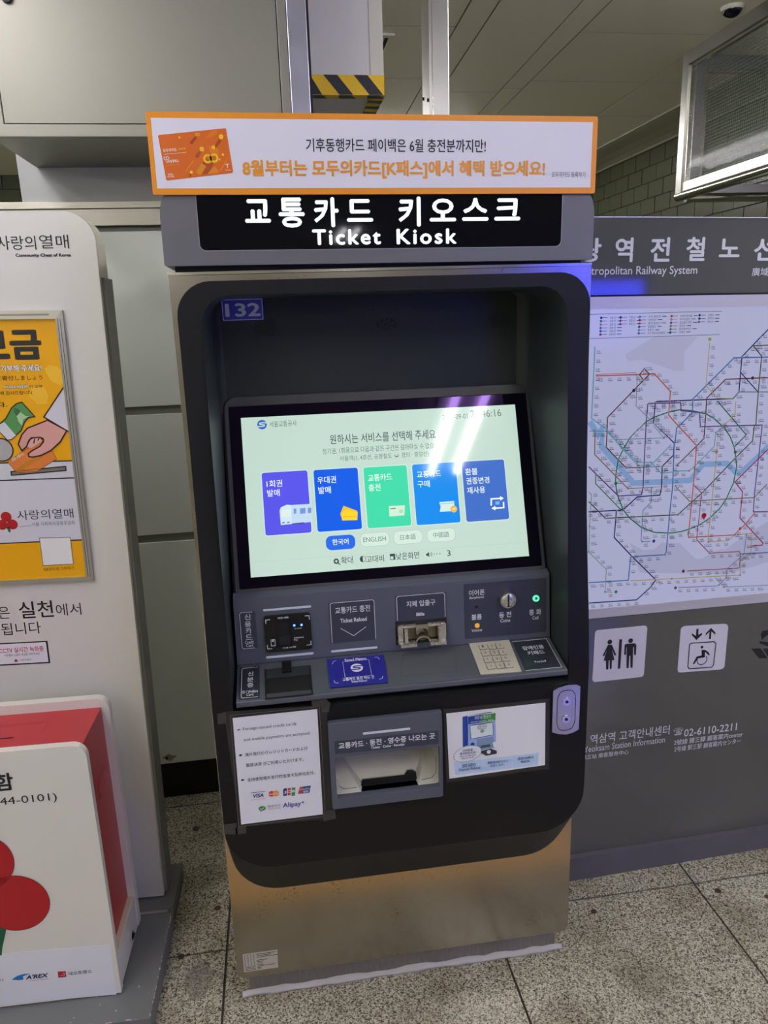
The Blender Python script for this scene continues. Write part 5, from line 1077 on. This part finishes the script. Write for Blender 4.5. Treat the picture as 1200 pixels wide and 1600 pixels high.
RAIL = [
 ((0, 140, 80), .0030, [(0.0889, 1.0684), (0.0715, 1.1065), (0.0642, 1.1374), (0.0639, 1.1596), (0.068, 1.1953), (0.081, 1.2244), (0.0962, 1.2493), (0.1159, 1.27), (0.1146, 1.2668), (0.1354, 1.2864), (0.1568, 1.2968), (0.194, 1.3075), (0.219, 1.3116), (0.2243, 1.3118), (0.2563, 1.308), (0.2946, 1.2992), (0.3176, 1.2868), (0.3427, 1.2669), (0.3475, 1.2636), (0.3678, 1.2385), (0.3818, 1.2114), (0.3892, 1.1845), (0.3942, 1.1595), (0.3896, 1.1182), (0.3735, 1.0772), (0.3578, 1.0539), (0.3308, 1.0292), (0.3029, 1.013), (0.2756, 1.0043), (0.2547, 0.9994), (0.228, 0.9977), (0.2168, 0.9979), (0.1787, 1.0027), (0.1424, 1.018), (0.1077, 1.0454), (0.0889, 1.0684)]),
 ((34, 42, 120), .0030, [(0.0096, 0.8262), (0.1428, 0.8229), (0.1788, 0.8539), (0.1931, 0.8735), (0.1212, 0.9432), (0.0696, 0.9969), (0.0709, 1.0469), (0.0707, 1.0676), (-0.003, 1.0683)]),
 ((34, 42, 120), .0030, [(0.0718, 1.0665), (0.089, 1.0674), (0.1257, 1.099), (0.1866, 1.0993), (0.1897, 1.1156), (0.1873, 1.1729), (0.2155, 1.1996), (0.2152, 1.2297), (0.1551, 1.2839), (0.1556, 1.2835), (0.1563, 1.3325), (0.1606, 1.3343), (0.194, 1.3341), (0.217, 1.3342), (0.2561, 1.3341), (0.3657, 1.3337), (0.3801, 1.3496), (0.3787, 1.4352), (0.4249, 1.4811), (0.4455, 1.5006)]),
 ((230, 100, 60), .0028, [(-0.0024, 1.401), (0.1009, 1.4006), (0.1489, 1.401), (0.1943, 1.3574), (0.1945, 1.3003), (0.213, 1.2814), (0.2769, 1.2207), (0.2773, 1.1207), (0.2755, 1.0054), (0.2747, 0.9883), (0.2776, 0.9821), (0.4068, 0.9792), (0.4361, 1.007), (0.4607, 1.0354)]),
 ((60, 130, 210), .0028, [(0.0067, 0.8818), (0.1156, 0.879), (0.1181, 0.9403), (0.1235, 0.942), (0.2137, 0.9403), (0.2164, 0.9476), (0.2178, 1.0537), (0.22, 1.12), (0.215, 1.2317), (0.2172, 1.2316), (0.2184, 1.2674), (0.2245, 1.272), (0.2255, 1.2721), (0.2578, 1.3039), (0.2559, 1.3368), (0.3574, 1.4328), (0.4538, 1.4321)]),
 ((110, 70, 160), .0028, [(-0.0089, 1.1826), (0.0715, 1.1065), (0.0759, 1.1042), (0.1362, 1.1035), (0.1393, 1.1207), (0.1377, 1.1736), (0.1359, 1.2848), (0.1367, 1.3292), (0.141, 1.3306), (0.2175, 1.3291), (0.2239, 1.3294), (0.2268, 1.3092), (0.2772, 1.3031), (0.2828, 1.2675), (0.4529, 1.2641), (0.4546, 1.2628), (0.4534, 1.0786), (0.4558, 1.0379), (0.4978, 1.0355)]),
 ((130, 70, 40), .0028, [(0.1217, 1.4138), (0.1096, 1.4003), (0.1214, 1.387), (0.1358, 1.4005), (0.1217, 1.4138)]), ((110, 66, 44), .0028, [(0.1214, 1.387), (0.0334, 1.301), (0.0343, 1.2664), (0.0345, 1.2287), (0.068, 1.1953), (0.0906, 1.1741), (0.2287, 1.1726), (0.2265, 1.1728), (0.277, 1.2197), (0.295, 1.2379), (0.295, 1.2719), (0.2932, 1.3374), (0.34, 1.3817), (0.4599, 1.3819)]),
 ((80, 96, 40), .0028, [(-0.0044, 1.095), (0.0428, 1.0488), (0.2418, 1.0447), (0.2417, 1.0458), (0.3059, 1.1003), (0.3892, 1.1845), (0.4319, 1.2253), (0.432, 1.2638), (0.4363, 1.2649), (0.4335, 1.3487), (0.4327, 1.4347), (0.4067, 1.4606)]), ((90, 100, 50), .0026, [(0.4067, 1.4606), (0.4503, 1.4609)]),
 ((190, 40, 90), .0028, [(0.4779, 1.2005), (0.3938, 1.1211), (0.4184, 1.0934), (0.418, 1.0243), (0.4193, 1.0232), (0.494, 0.9505), (0.4911, 0.9452), (0.4595, 0.9448)]),
 ((140, 120, 60), .0024, [(0.0009, 1.2713), (0.0033, 1.2654), (0.0051, 1.2125), (0.0984, 1.1215), (0.2276, 1.1206), (0.2265, 1.1206), (0.27, 1.0785), (0.4536, 1.0764), (0.4865, 1.1104)]),
 ((90, 190, 210), .0022, [(-0.0114, 1.27), (0.0322, 1.268), (0.1196, 1.1866), (0.1562, 1.1846), (0.1866, 1.1547), (0.2169, 1.157), (0.2189, 1.1589), (0.2618, 1.1576), (0.2773, 1.169), (0.3257, 1.2163), (0.3267, 1.2505), (0.345, 1.2657)]),
 ((110, 190, 220), .0026, [(-0.0082, 1.4682), (-0.0077, 1.3805), (-0.0078, 1.3007), (0.0352, 1.2704), (0.0746, 1.2248), (0.1223, 1.1784), (0.1567, 1.1776), (0.2068, 1.2262)]), ((100, 180, 190), .0020, [(0.0606, 1.2461), (0.186, 1.2441), (0.1557, 1.2761)]),
 ((200, 190, 60), .0018, [(0.2882, 1.4705), (0.288, 1.3683), (0.3218, 1.3364), (0.3634, 1.3337)]), ((40, 130, 80), .0028, [(0.3224, 1.3301), (0.4106, 1.2427), (0.4121, 1.2415), (0.3818, 1.2114)]),
 ((214, 190, 110), .0024, [(0.3734, 1.3261), (0.3747, 1.2928), (0.3429, 1.2648), (0.332, 1.2463), (0.3334, 1.2502), (0.3343, 1.1751), (0.3334, 1.1277), (0.3331, 1.0291), (0.3308, 0.9821), (0.3336, 0.9657), (0.3899, 0.9648), (0.4069, 0.9788), (0.4577, 0.9805), (0.4606, 0.9244), (0.4333, 0.9067), (0.4354, 0.8665), (0.3627, 0.8692), (0.2383, 0.873), (0.1212, 0.8774)]),
 ((170, 60, 80), .0022, [(0.2797, 1.1185), (0.3016, 1.0985), (0.3008, 1.0121), (0.2987, 1.0101), (0.3003, 0.9736), (0.34, 0.9348), (0.4258, 0.9326), (0.4299, 0.9268), (0.4317, 0.8891), (0.4261, 0.8866), (0.2801, 0.8908)]),
 ((120, 150, 200), .0022, [(0.1622, 1.1193), (0.1639, 1.0822), (0.1435, 1.0628), (0.1432, 1.021), (0.1436, 0.9852), (0.1472, 0.9806), (0.1694, 0.9794)]), ((150, 150, 190), .0018, [(0.1043, 1.3985), (0.106, 1.3263), (0.1871, 1.2531)]),
 ((60, 150, 80), .0026, [(0.011, 1.1616), (0.0112, 1.1395), (0.0801, 1.0711), (0.0889, 1.0684)]), ((130, 180, 120), .0018, [(-0.0056, 1.1194), (0.0021, 1.1118), (0.0011, 1.031), (0.0024, 0.9641), (0.0529, 0.9134), (0.0531, 0.8528), (0.0731, 0.8506)]),
 ((150, 140, 190), .0022, [(0.4418, 0.9773), (0.4408, 0.9237), (0.3957, 0.8875), (0.3959, 0.8631), (0.3768, 0.8446), (0.3701, 0.8418), (0.2588, 0.847)]), ((150, 170, 170), .0020, [(0.363, 0.8658), (0.3916, 0.8366), (0.5226, 0.8309)]), ((60, 80, 160), .0024, [(0.4312, 0.9256), (0.5114, 0.9231)]),
 ((210, 60, 50), .0012, [(-0.0026, 1.4039), (0.1005, 1.4056)]), ((100, 150, 140), .0024, [(0.3635, 1.3327), (0.3801, 1.3496), (0.4642, 1.3466)]), ((44, 50, 110), .0026, [(0.3783, 1.3978), (0.4312, 1.3488)]),
]
for i, (c, w_, pts) in enumerate(RAIL): MB().line(M, pts, w_, -.0008 + i * .00002).build('railway_line', mm(c), sheet)
def dot(c, r, col, name='line_marker'): return MB().disc(M, *c, r, -.0001, 18).build(name, mm(col), sheet)
for c, col in zip([(0.0976, 1.3633), (0.2873, 1.4788), (0.4134, 1.3824), (0.0649, 1.1369), (0.333, 1.2017), (0.3859, 1.1986), (0.1789, 0.9796), (0.083, 0.8506), (0.2691, 0.8913), (0.2505, 0.847), (0.4217, 0.9955)], ((60, 50, 90), (170, 190, 60), (70, 50, 60), (40, 130, 80), (190, 150, 70), (40, 130, 80), (60, 80, 160), (60, 150, 70), (130, 40, 60), (110, 90, 130), (220, 80, 50))): dot(c, .0042, col)
c = [(0.3141, 1.0378)][0]; dot(c, .0070, (196, 36, 56), 'here_marker'); MB().flat(M, [(c[0] - .002, c[1] - .006), (c[0] + .001, c[1] - .013), (c[0] + .003, c[1] - .006)], -.0001).build('here_marker', mm((196, 36, 56)), sheet)
# interchanges, station names
NAMES = '시청 강남 잠실 신촌 합정 당산 신도림 구로 금천 독산 석수 안양 당정 수원 오산 사당 방배 서초 교대 역삼 선릉 삼성 성수 동대문 종로 서울역 남영 용산 대방 영등포 부천 송내 부평 주안 동인천 불광 삼송 원흥 대화 신사 양재 수서 오금 상계 노원 창동 미아 명동 이촌 동작 과천 금정 산본 방화 여의도 마포 공덕 광화문 청구 군자 천호 상일동 신당 안암 월곡 태릉 봉화산 도봉산 수락산 먹골 면목 뚝섬 청담 논현 이수 남성 신풍 광명 철산 가락 복정 모란 개화 마곡 언주 봉은사 석촌 판교 정자 미금 죽전 기흥'.split()
tx, ck = MB(), MB(); k = 0
for c, w_, pts in RAIL[:-3]:
    acc = .012
    for (a, b), (c2, d) in zip(pts, pts[1:]):
        ln = math.hypot(c2 - a, d - b)
        if ln > .12 and False: continue
        t = acc
        while t < ln:
            x, y = lerp(a, c2, t / ln), lerp(b, d, t / ln); horiz = abs(c2 - a) > 2.5 * abs(d - b)
            s = NAMES[k % len(NAMES)]; k += 1
            if x > -.03 and x < .56:
                n = len(s); hh = .0052; ww = n * .0050
                bx_ = (x - ww / 2, y - .0105, x + ww / 2, y - .0105 + hh) if horiz else (x + .0045, y - .001, x + .0045 + ww, y - .001 + hh)
                put_text(tx, M, s, bx_, -.0003)
                e0 = bx_[0] + ww * .1; tx.flat(M, [(e0, bx_[1] - .0024), (e0 + ww * 1.1, bx_[1] - .0024), (e0 + ww * 1.1, bx_[1] - .0012), (e0, bx_[1] - .0012)], -.0003)
            t += .024 if horiz else .021
        acc = t - ln
        if 0 < a < .56 and k % 2 == 0: ck.disc(M, a, b, .0027, -.0004, 10)
o = tx.build('station_names', mm((62, 62, 84)), sheet); o['kind'] = 'stuff'
o = ck.build('interchange_dots', mm((150, 152, 166)), sheet); o['kind'] = 'stuff'
# legend
for q in ([(-0.0243, 1.5423), (0.3136, 1.5436)], [(-0.0239, 1.4877), (0.3131, 1.4893)]): MB().line(M, q, .0010, -.0006).build('legend_rule', mm((70, 66, 110)), sheet)
LEG = [([(0.0041, 1.5341), (0.0037, 1.5265), (0.0037, 1.5187), (0.0037, 1.5111), (0.0039, 1.5039), (0.004, 1.4963)], ((34,42,120),(0,140,80),(230,100,60),(60,130,210),(110,70,160),(130,70,60))), ([(0.0525, 1.5341), (0.0524, 1.5265), (0.0526, 1.5191)], ((80,70,50),(190,40,90),(140,120,60))), ([(0.1011, 1.5347), (0.1013, 1.5271), (0.1012, 1.5194), (0.1011, 1.5118), (0.101, 1.5041), (0.101, 1.4968)], ((110,190,220),(190,40,60),(230,120,60),(60,80,160),(110,150,190),(90,110,170))), ([(0.1825, 1.5346), (0.1825, 1.5271), (0.1825, 1.5194), (0.1824, 1.512), (0.1824, 1.5045), (0.1823, 1.4971)], ((210,70,60),(150,170,160),(110,100,140),(214,100,70),(60,150,80),(60,80,160))), ([(0.2553, 1.5354), (0.2554, 1.5276), (0.255, 1.5199)], ((40,60,120),(60,60,130),(110,130,140)))]
lt = MB()
LN = iter('1호선 2호선 3호선 4호선 5호선 6호선 7호선 8호선 9호선 수인·분당선 신분당선 경의·중앙선 공항철도 경춘선 수도권광역급행철도 의정부경전철 우이신설선 김포골드라인 경강선 용인에버라인 서해선 신림선 경부선 경인선'.split())
for ps, cs in LEG:
    for p_, c in zip(ps, cs):
        MB().line(M, [(p_[0], p_[1]), (p_[0] + .0165, p_[1] + .0002)], .0012, -.0006).disc(M, p_[0], p_[1], .0030, -.0005, 14).build('legend_key', mm(c), sheet)
        s = next(LN); put_text(lt, M, s, (p_[0] + .022, p_[1] - .0028, p_[0] + .022 + .0052 * len(s), p_[1] + .0028), -.0003)
        u = p_[0] + .026 + .0052 * len(s); lt.flat(M, [(u, p_[1] - .0008), (u + .011, p_[1] - .0008), (u + .011, p_[1] + .0008), (u, p_[1] + .0008)], -.0003)
o = lt.build('legend_names', mm((62, 62, 84)), sheet); o['kind'] = 'stuff'

# pictograms and lettering on the lower panel
wp = mat('white_sticker', (214, 212, 226), .3); bk = mat('black_pictogram', (30, 30, 34), .4)
pg = MB().prism(M, rrect(*(0.0304, 0.6018, 0.1777, 0.7491), .009, 5), 0, .0012).build('toilet_sign', wp, MBD)
def mcp(pts, par, w=.0016, name='pictogram'): return flat(M, pts, bk, par, name, w)
for c, r in (([(0.0733, 0.713)][0], .0068), ([(0.1323, 0.7106)][0], .0068)): MB().disc(M, *c, r, .0016, 20).build('pictogram', bk, pg)
for q in ([(0.0687, 0.7053), (0.0799, 0.7046), (0.0941, 0.6737), (0.0891, 0.6722), (0.0808, 0.6906), (0.0898, 0.6597), (0.0826, 0.6599), (0.0831, 0.6354), (0.0779, 0.6354), (0.0759, 0.6601), (0.0733, 0.6604), (0.0738, 0.6348), (0.0677, 0.635), (0.0656, 0.6607), (0.059, 0.6609), (0.0664, 0.6911), (0.0603, 0.6742), (0.0551, 0.6758)], [(0.12, 0.7031), (0.1458, 0.702), (0.1499, 0.6959), (0.1503, 0.6678), (0.145, 0.6684), (0.1429, 0.6914), (0.1408, 0.6916), (0.1434, 0.6319), (0.1371, 0.6321), (0.1342, 0.6674), (0.1316, 0.6677), (0.1319, 0.6321), (0.1256, 0.6328), (0.1222, 0.6925), (0.1207, 0.6927), (0.1216, 0.6708), (0.1163, 0.6724), (0.116, 0.7004)], [(0.0996, 0.7175), (0.1078, 0.7172), (0.1079, 0.6337), (0.1007, 0.6334)]): mcp(q, pg)
eq = [(0.2759, 0.6103), (0.2796, 0.6037), (0.2876, 0.6021), (0.4026, 0.5977), (0.4121, 0.6001), (0.4163, 0.606), (0.4151, 0.722), (0.4115, 0.7285), (0.4033, 0.7314), (0.2868, 0.7366), (0.2784, 0.7338), (0.2751, 0.728)]
eg = MB().prism(M, list(reversed(eq)) if False else eq, 0, .0012).build('lift_sign', wp, MBD)
for q in ([(0.3211, 0.7256), (0.3271, 0.7253), (0.3281, 0.7074), (0.3383, 0.7126), (0.3388, 0.707), (0.3235, 0.6925), (0.3089, 0.7087), (0.309, 0.7143), (0.3208, 0.7051)], [(0.3604, 0.6925), (0.3668, 0.6918), (0.3659, 0.7135), (0.3786, 0.703), (0.3783, 0.7092), (0.3639, 0.7242), (0.3493, 0.7096), (0.3495, 0.7034), (0.3603, 0.7129)]): mcp(q, eg)
MB().line(M, [(0.3053, 0.6165), (0.3047, 0.682), (0.3095, 0.6853), (0.3765, 0.6828), (0.3828, 0.6772), (0.3821, 0.6139), (0.3776, 0.608), (0.3106, 0.6103)], .0030, .0016, True).build('pictogram', bk, eg)
MB().disc(M, *[(0.3423, 0.6704)][0], .0042, .0016, 18).build('pictogram', bk, eg)
mcp([(0.3418, 0.6627), (0.3526, 0.6616), (0.3635, 0.6536), (0.3682, 0.6449), (0.3645, 0.6441), (0.3546, 0.6539), (0.3526, 0.6547), (0.3535, 0.6396), (0.3333, 0.638), (0.324, 0.6227), (0.3188, 0.6239), (0.3289, 0.6447), (0.3433, 0.6463)], eg)
ce = [(0.3458, 0.6335)][0]
MB().line(M, [(ce[0] + .0145 * math.cos(a), ce[1] + .0145 * math.sin(a)) for a in [math.radians(40 - i * 13) for i in range(19)]], .0024, .0017).build('pictogram', bk, eg)
dm = mat('dark_decal', (34, 35, 38), .25)
for q in ([(0.5167, 0.6917), (0.5222, 0.6999), (0.5417, 0.7002), (0.5588, 0.6938), (0.5599, 0.6843), (0.537, 0.685), (0.5222, 0.673)], [(0.5148, 0.6693), (0.5427, 0.6646), (0.5657, 0.6641), (0.5676, 0.6487), (0.5444, 0.6505), (0.5168, 0.6634)], [(0.4923, 0.6502), (0.5218, 0.6484), (0.5473, 0.6158), (0.5205, 0.618)], [(0.5286, 0.6464), (0.5516, 0.6453), (0.5754, 0.6128), (0.5521, 0.6146)]): flat(M, q, dm, low, 'arrow_decal', .0006)
def lt2(s, b, bold=0.0): return text(M, s, b, lens_m, low, .0006, bold)
lt2('역삼역 고객안내센터', (0.0339, 0.4174, 0.2677, 0.4464), .01); lt2('Yeoksam Station Information', (0.0174, 0.394, 0.256, 0.413)); lt2('驿三站 乘客服务中心', (0.0115, 0.372, 0.1491, 0.3866), .01)
lt2('☎', (0.2802, 0.4115, 0.3083, 0.4341)); lt2('02-6110-2211', (0.3128, 0.404, 0.4749, 0.4268), .015); lt2('2號線 驛三驛 顧客案内center', (0.2843, 0.3806, 0.4965, 0.3979), .008); lt2('2号線 駅三駅 顧客案内センター', (0.2871, 0.3599, 0.492, 0.3767), .008)

# ------------------------------------------------------------------ overhead: steel cabinet, posts, taped box, smoke screen, camera, vent
cab = thing('steel_cabinet', 'wide satin steel cabinet hung high on the left wall above the ledge', 'cabinet', (-.08, .68, 1.9735))
MB().box(-.422, .2585, .520, .857, 1.9735, 2.6).build('casing', steel_panel, cab, .001)
MB().ring(BX, rect((-.422, 1.9735, .2585, 2.6)), rect((-.3885, 2.0, .2375, 2.59)), -.015, .0).build('frame', steel_panel, cab, .0012)
MB().fbox(BX, -.3865, .2352, 2.0022, 2.588, -.015, -.0015).build('door', steel_panel, cab, .0008)
MB().fbox(BX, -.3885, .2375, 2.0, 2.59, -.017, -.014).build('door_gap', blackm, cab)
MB().cyl(Frame((0, .505, 0), (1, 0, 0), (0, 0, 1)), -.345, 2.252, .012, 0, .006, 18).build('round_lock', blackm, cab)
col_ = thing('steel_column', 'bright narrow steel strip column standing at the right end of the steel cabinet', 'column', (.281, .53, 0))
MB().box(.2595, .3045, .503, .56, 0, 2.6).build('channel', mat('bluish_anodised_steel', (176, 178, 196), .34, .9, noise=(20, .06)), col_, .0015)
MB().box(.3045, .3105, .512, .56, 0, 2.6).build('side_seal', blackm, col_)
MB().cyl(BX, .2625, 2.192, .002, .002, .005, 10).build('screw', chrome, col_)
hx0, hx1, hz0 = .334, .5105, 2.117
hb_ = thing('hanging_box', 'white steel box hanging from the ceiling with striped warning tape round its bottom edge', 'box', (.42, .8, 2.3))
MB().box(.315, hx1, .7, .96, hz0, 2.6).build('casing', white_box, hb_, .001)
MB().box(.4765, hx1 + .001, .6985, .702, hz0, 2.6).build('edge_flange', mat('cream_painted_steel', (200, 198, 186), .45), hb_, .0005)
t0, t1 = hz0 - .0012, hz0 + .0452
mb = MB().box(.318, hx1 + .003, .6970, .6985, t0, t1).box(.318, hx1 + .003, .697, .728, t0 - .0008, t0).box(hx1 - .036, hx1 + .003, .728, .96, t0 - .0008, t0).box(hx1 + .0012, hx1 + .0025, .697, .96, t0, t1)
tp = mb.build('warning_tape', yel_tape, hb_)
FTp = Frame((0, .697, t0), (1, 0, 0), (0, 0, 1)); hT = t1 - t0
for x in (.272, .353, .432, .5135):
    a = [(x + .0, hT), (x + .036, hT), (x + .076, 0), (x + .040, 0)]
    a = [(min(max(u, .3185), hx1 + .0025), v) for u, v in a]
    slab(FTp, list(reversed(a)), blk_tape, tp, 'black_stripe', .0001, .0005)
FU = Frame((0, .697, t0 - .0008), (1, 0, 0), (0, -1, 0))
for x in (.318, .395, .470): slab(FU, [(x, -.031), (x + .045, -.031), (x + .030, 0), (x - .004 if x > .32 else x, 0)], blk_tape, tp, 'black_stripe', .0001, .0005)
for y in (.745, .800, .86): slab(FU, [(hx1 - .036, -(y + .022) + .697), (hx1 + .003, -(y + .030) + .697), (hx1 + .003, -(y + .004) + .697), (hx1 - .036, -y + .697)], blk_tape, tp, 'black_stripe', .0001, .0005)
ps = thing('steel_post', 'square polished steel post running up to the ceiling behind the ticket machine', 'post', (.682, .85, 0))
MB().box(.654, .7100, .80, .90, 0, 2.6).build('tube', steel, ps, .002)
MB().box(.6625, .664, .799, .8005, 1.9, 2.6).build('seam_line', steel_pol, ps)
for y, z in ((.815, 2.135), (.88, 2.155)): MB().cyl(Frame((.654, 0, 0), (0, -1, 0), (0, 0, 1)), -y, z, .0045, 0, .004, 12).build('bolt', blackm, ps)
FX = Frame((2.012, 0, 0), (0, -1, 0), (0, 0, 1))    # u runs towards the viewer
glass = mat('wired_glass', (84, 94, 80), .06, 0, .2, alpha=.14)
wire = mat('glass_wire', (104, 110, 94), .5, .2)
def screen_leaf(label, F, a0, a1, nx, par=None):
    s = thing('smoke_screen', label, 'glass screen', tuple(F.p((a0 + a1) / 2, 2.6)))
    def fr(name, u0, u1, v0, v1, m=mat('grey_steel_frame', (150, 149, 142), .34, 1.0, noise=(14, .08)), w0=-.018, w1=.018, bev=.002): return MB().fbox(F, u0, u1, v0, v1, w0, w1).build(name, m, s, bev)
    fr('top_rail', a0, a1, 2.548, 2.6); fr('end_post', a0, a0 + .045, 2.03, 2.548); fr('end_post', a1 - .045, a1, 2.03, 2.548)
    fr('glazing_bead', a0 + .045, a1 - .045, 2.535, 2.548, steel_pol, -.010, .010); fr('glazing_bead', a0 + .045, a0 + .062, 2.075, 2.535, steel_pol, -.010, .010)
    MB().tube([F.p(a0 - .004, 2.032), F.p(a1, 2.032)], .021, 16).build('bottom_rail', chrome, s); fr('rail_web', a0, a1, 2.040, 2.083, steel, -.012, .012)
    MB().fbox(F, a0 + .05, a1 - .045, 2.07, 2.54, -.003, .003).build('wired_pane', glass, s)
    mb = MB(); st_ = .0125
    n = int((a1 - a0 - .1) / st_)
    for i in range(n): u = a0 + .06 + i * st_; mb.add([F.p(u, 2.075), F.p(u + .0013, 2.075), F.p(u + .0013, 2.535), F.p(u, 2.535)], [(0, 1, 2, 3)])
    for i in range(int(.46 / st_)): v = 2.08 + i * st_; mb.add([F.p(a0 + .055, v), F.p(a1 - .05, v), F.p(a1 - .05, v + .0013), F.p(a0 + .055, v + .0013)], [(0, 1, 2, 3)])
    o = mb.build('wire_mesh', wire, s); o['kind'] = 'stuff'; return s
s1 = screen_leaf('steel framed wired glass smoke screen hung from the ceiling, running towards the viewer', FX, -1.895, -.30, 100)
FY = Frame((0, 1.915, 0), (1, 0, 0), (0, 0, 1))
s2 = screen_leaf('second wired glass smoke screen seen behind the first, crossing the passage', FY, 2.06, 2.66, 40)
cc = thing('dome_camera', 'small round dome camera on the ceiling beside the glass screen', 'camera', (1.905, 1.405, 2.6))
FC = Frame((1.905, 1.405, 2.6), (1, 0, 0), (0, -1, 0))
MB().cyl(FC, 0, 0, .042, 0, .012, 28, .036).build('mount_ring', mat('cream_plastic', (176, 173, 156), .4), cc, .002)
MB().dome(FC, 0, 0, .033, .011, .024, 24, 8).build('dome', glassblk, cc)
mb = MB()
for i in range(7): a = i * .9; mb.cyl(FC, .023 * math.cos(a), .023 * math.sin(a), .004, .018, .024, 8)
mb.build('lens_ring', blackm, cc)
vt = thing('ceiling_vent', 'small slotted metal vent in the ceiling panels beside the steel post', 'vent', (.62, 2.0, 2.6))
FV = Frame((0, 0, 2.6), (1, 0, 0), (0, -1, 0))
MB().ring(FV, rect((.46, -2.45, .718, -1.72)), rect((.478, -2.43, .700, -1.745)), 0, .008).build('vent_frame', ceil_m, vt)
for i in range(5): MB().fbox(FV, .486 + i * .043, .512 + i * .043, -2.42, -1.76, .001, .006).build('slat', ceil_m, vt)
MB().fbox(FV, .478, .700, -2.43, -1.745, -.001, .001).build('dark_opening', hole_m, vt)
bpy.data.objects.remove(DESK_TEXT[1]); bpy.data.curves.remove(DESK_TEXT[0]); bpy.data.scenes.remove(DESK)
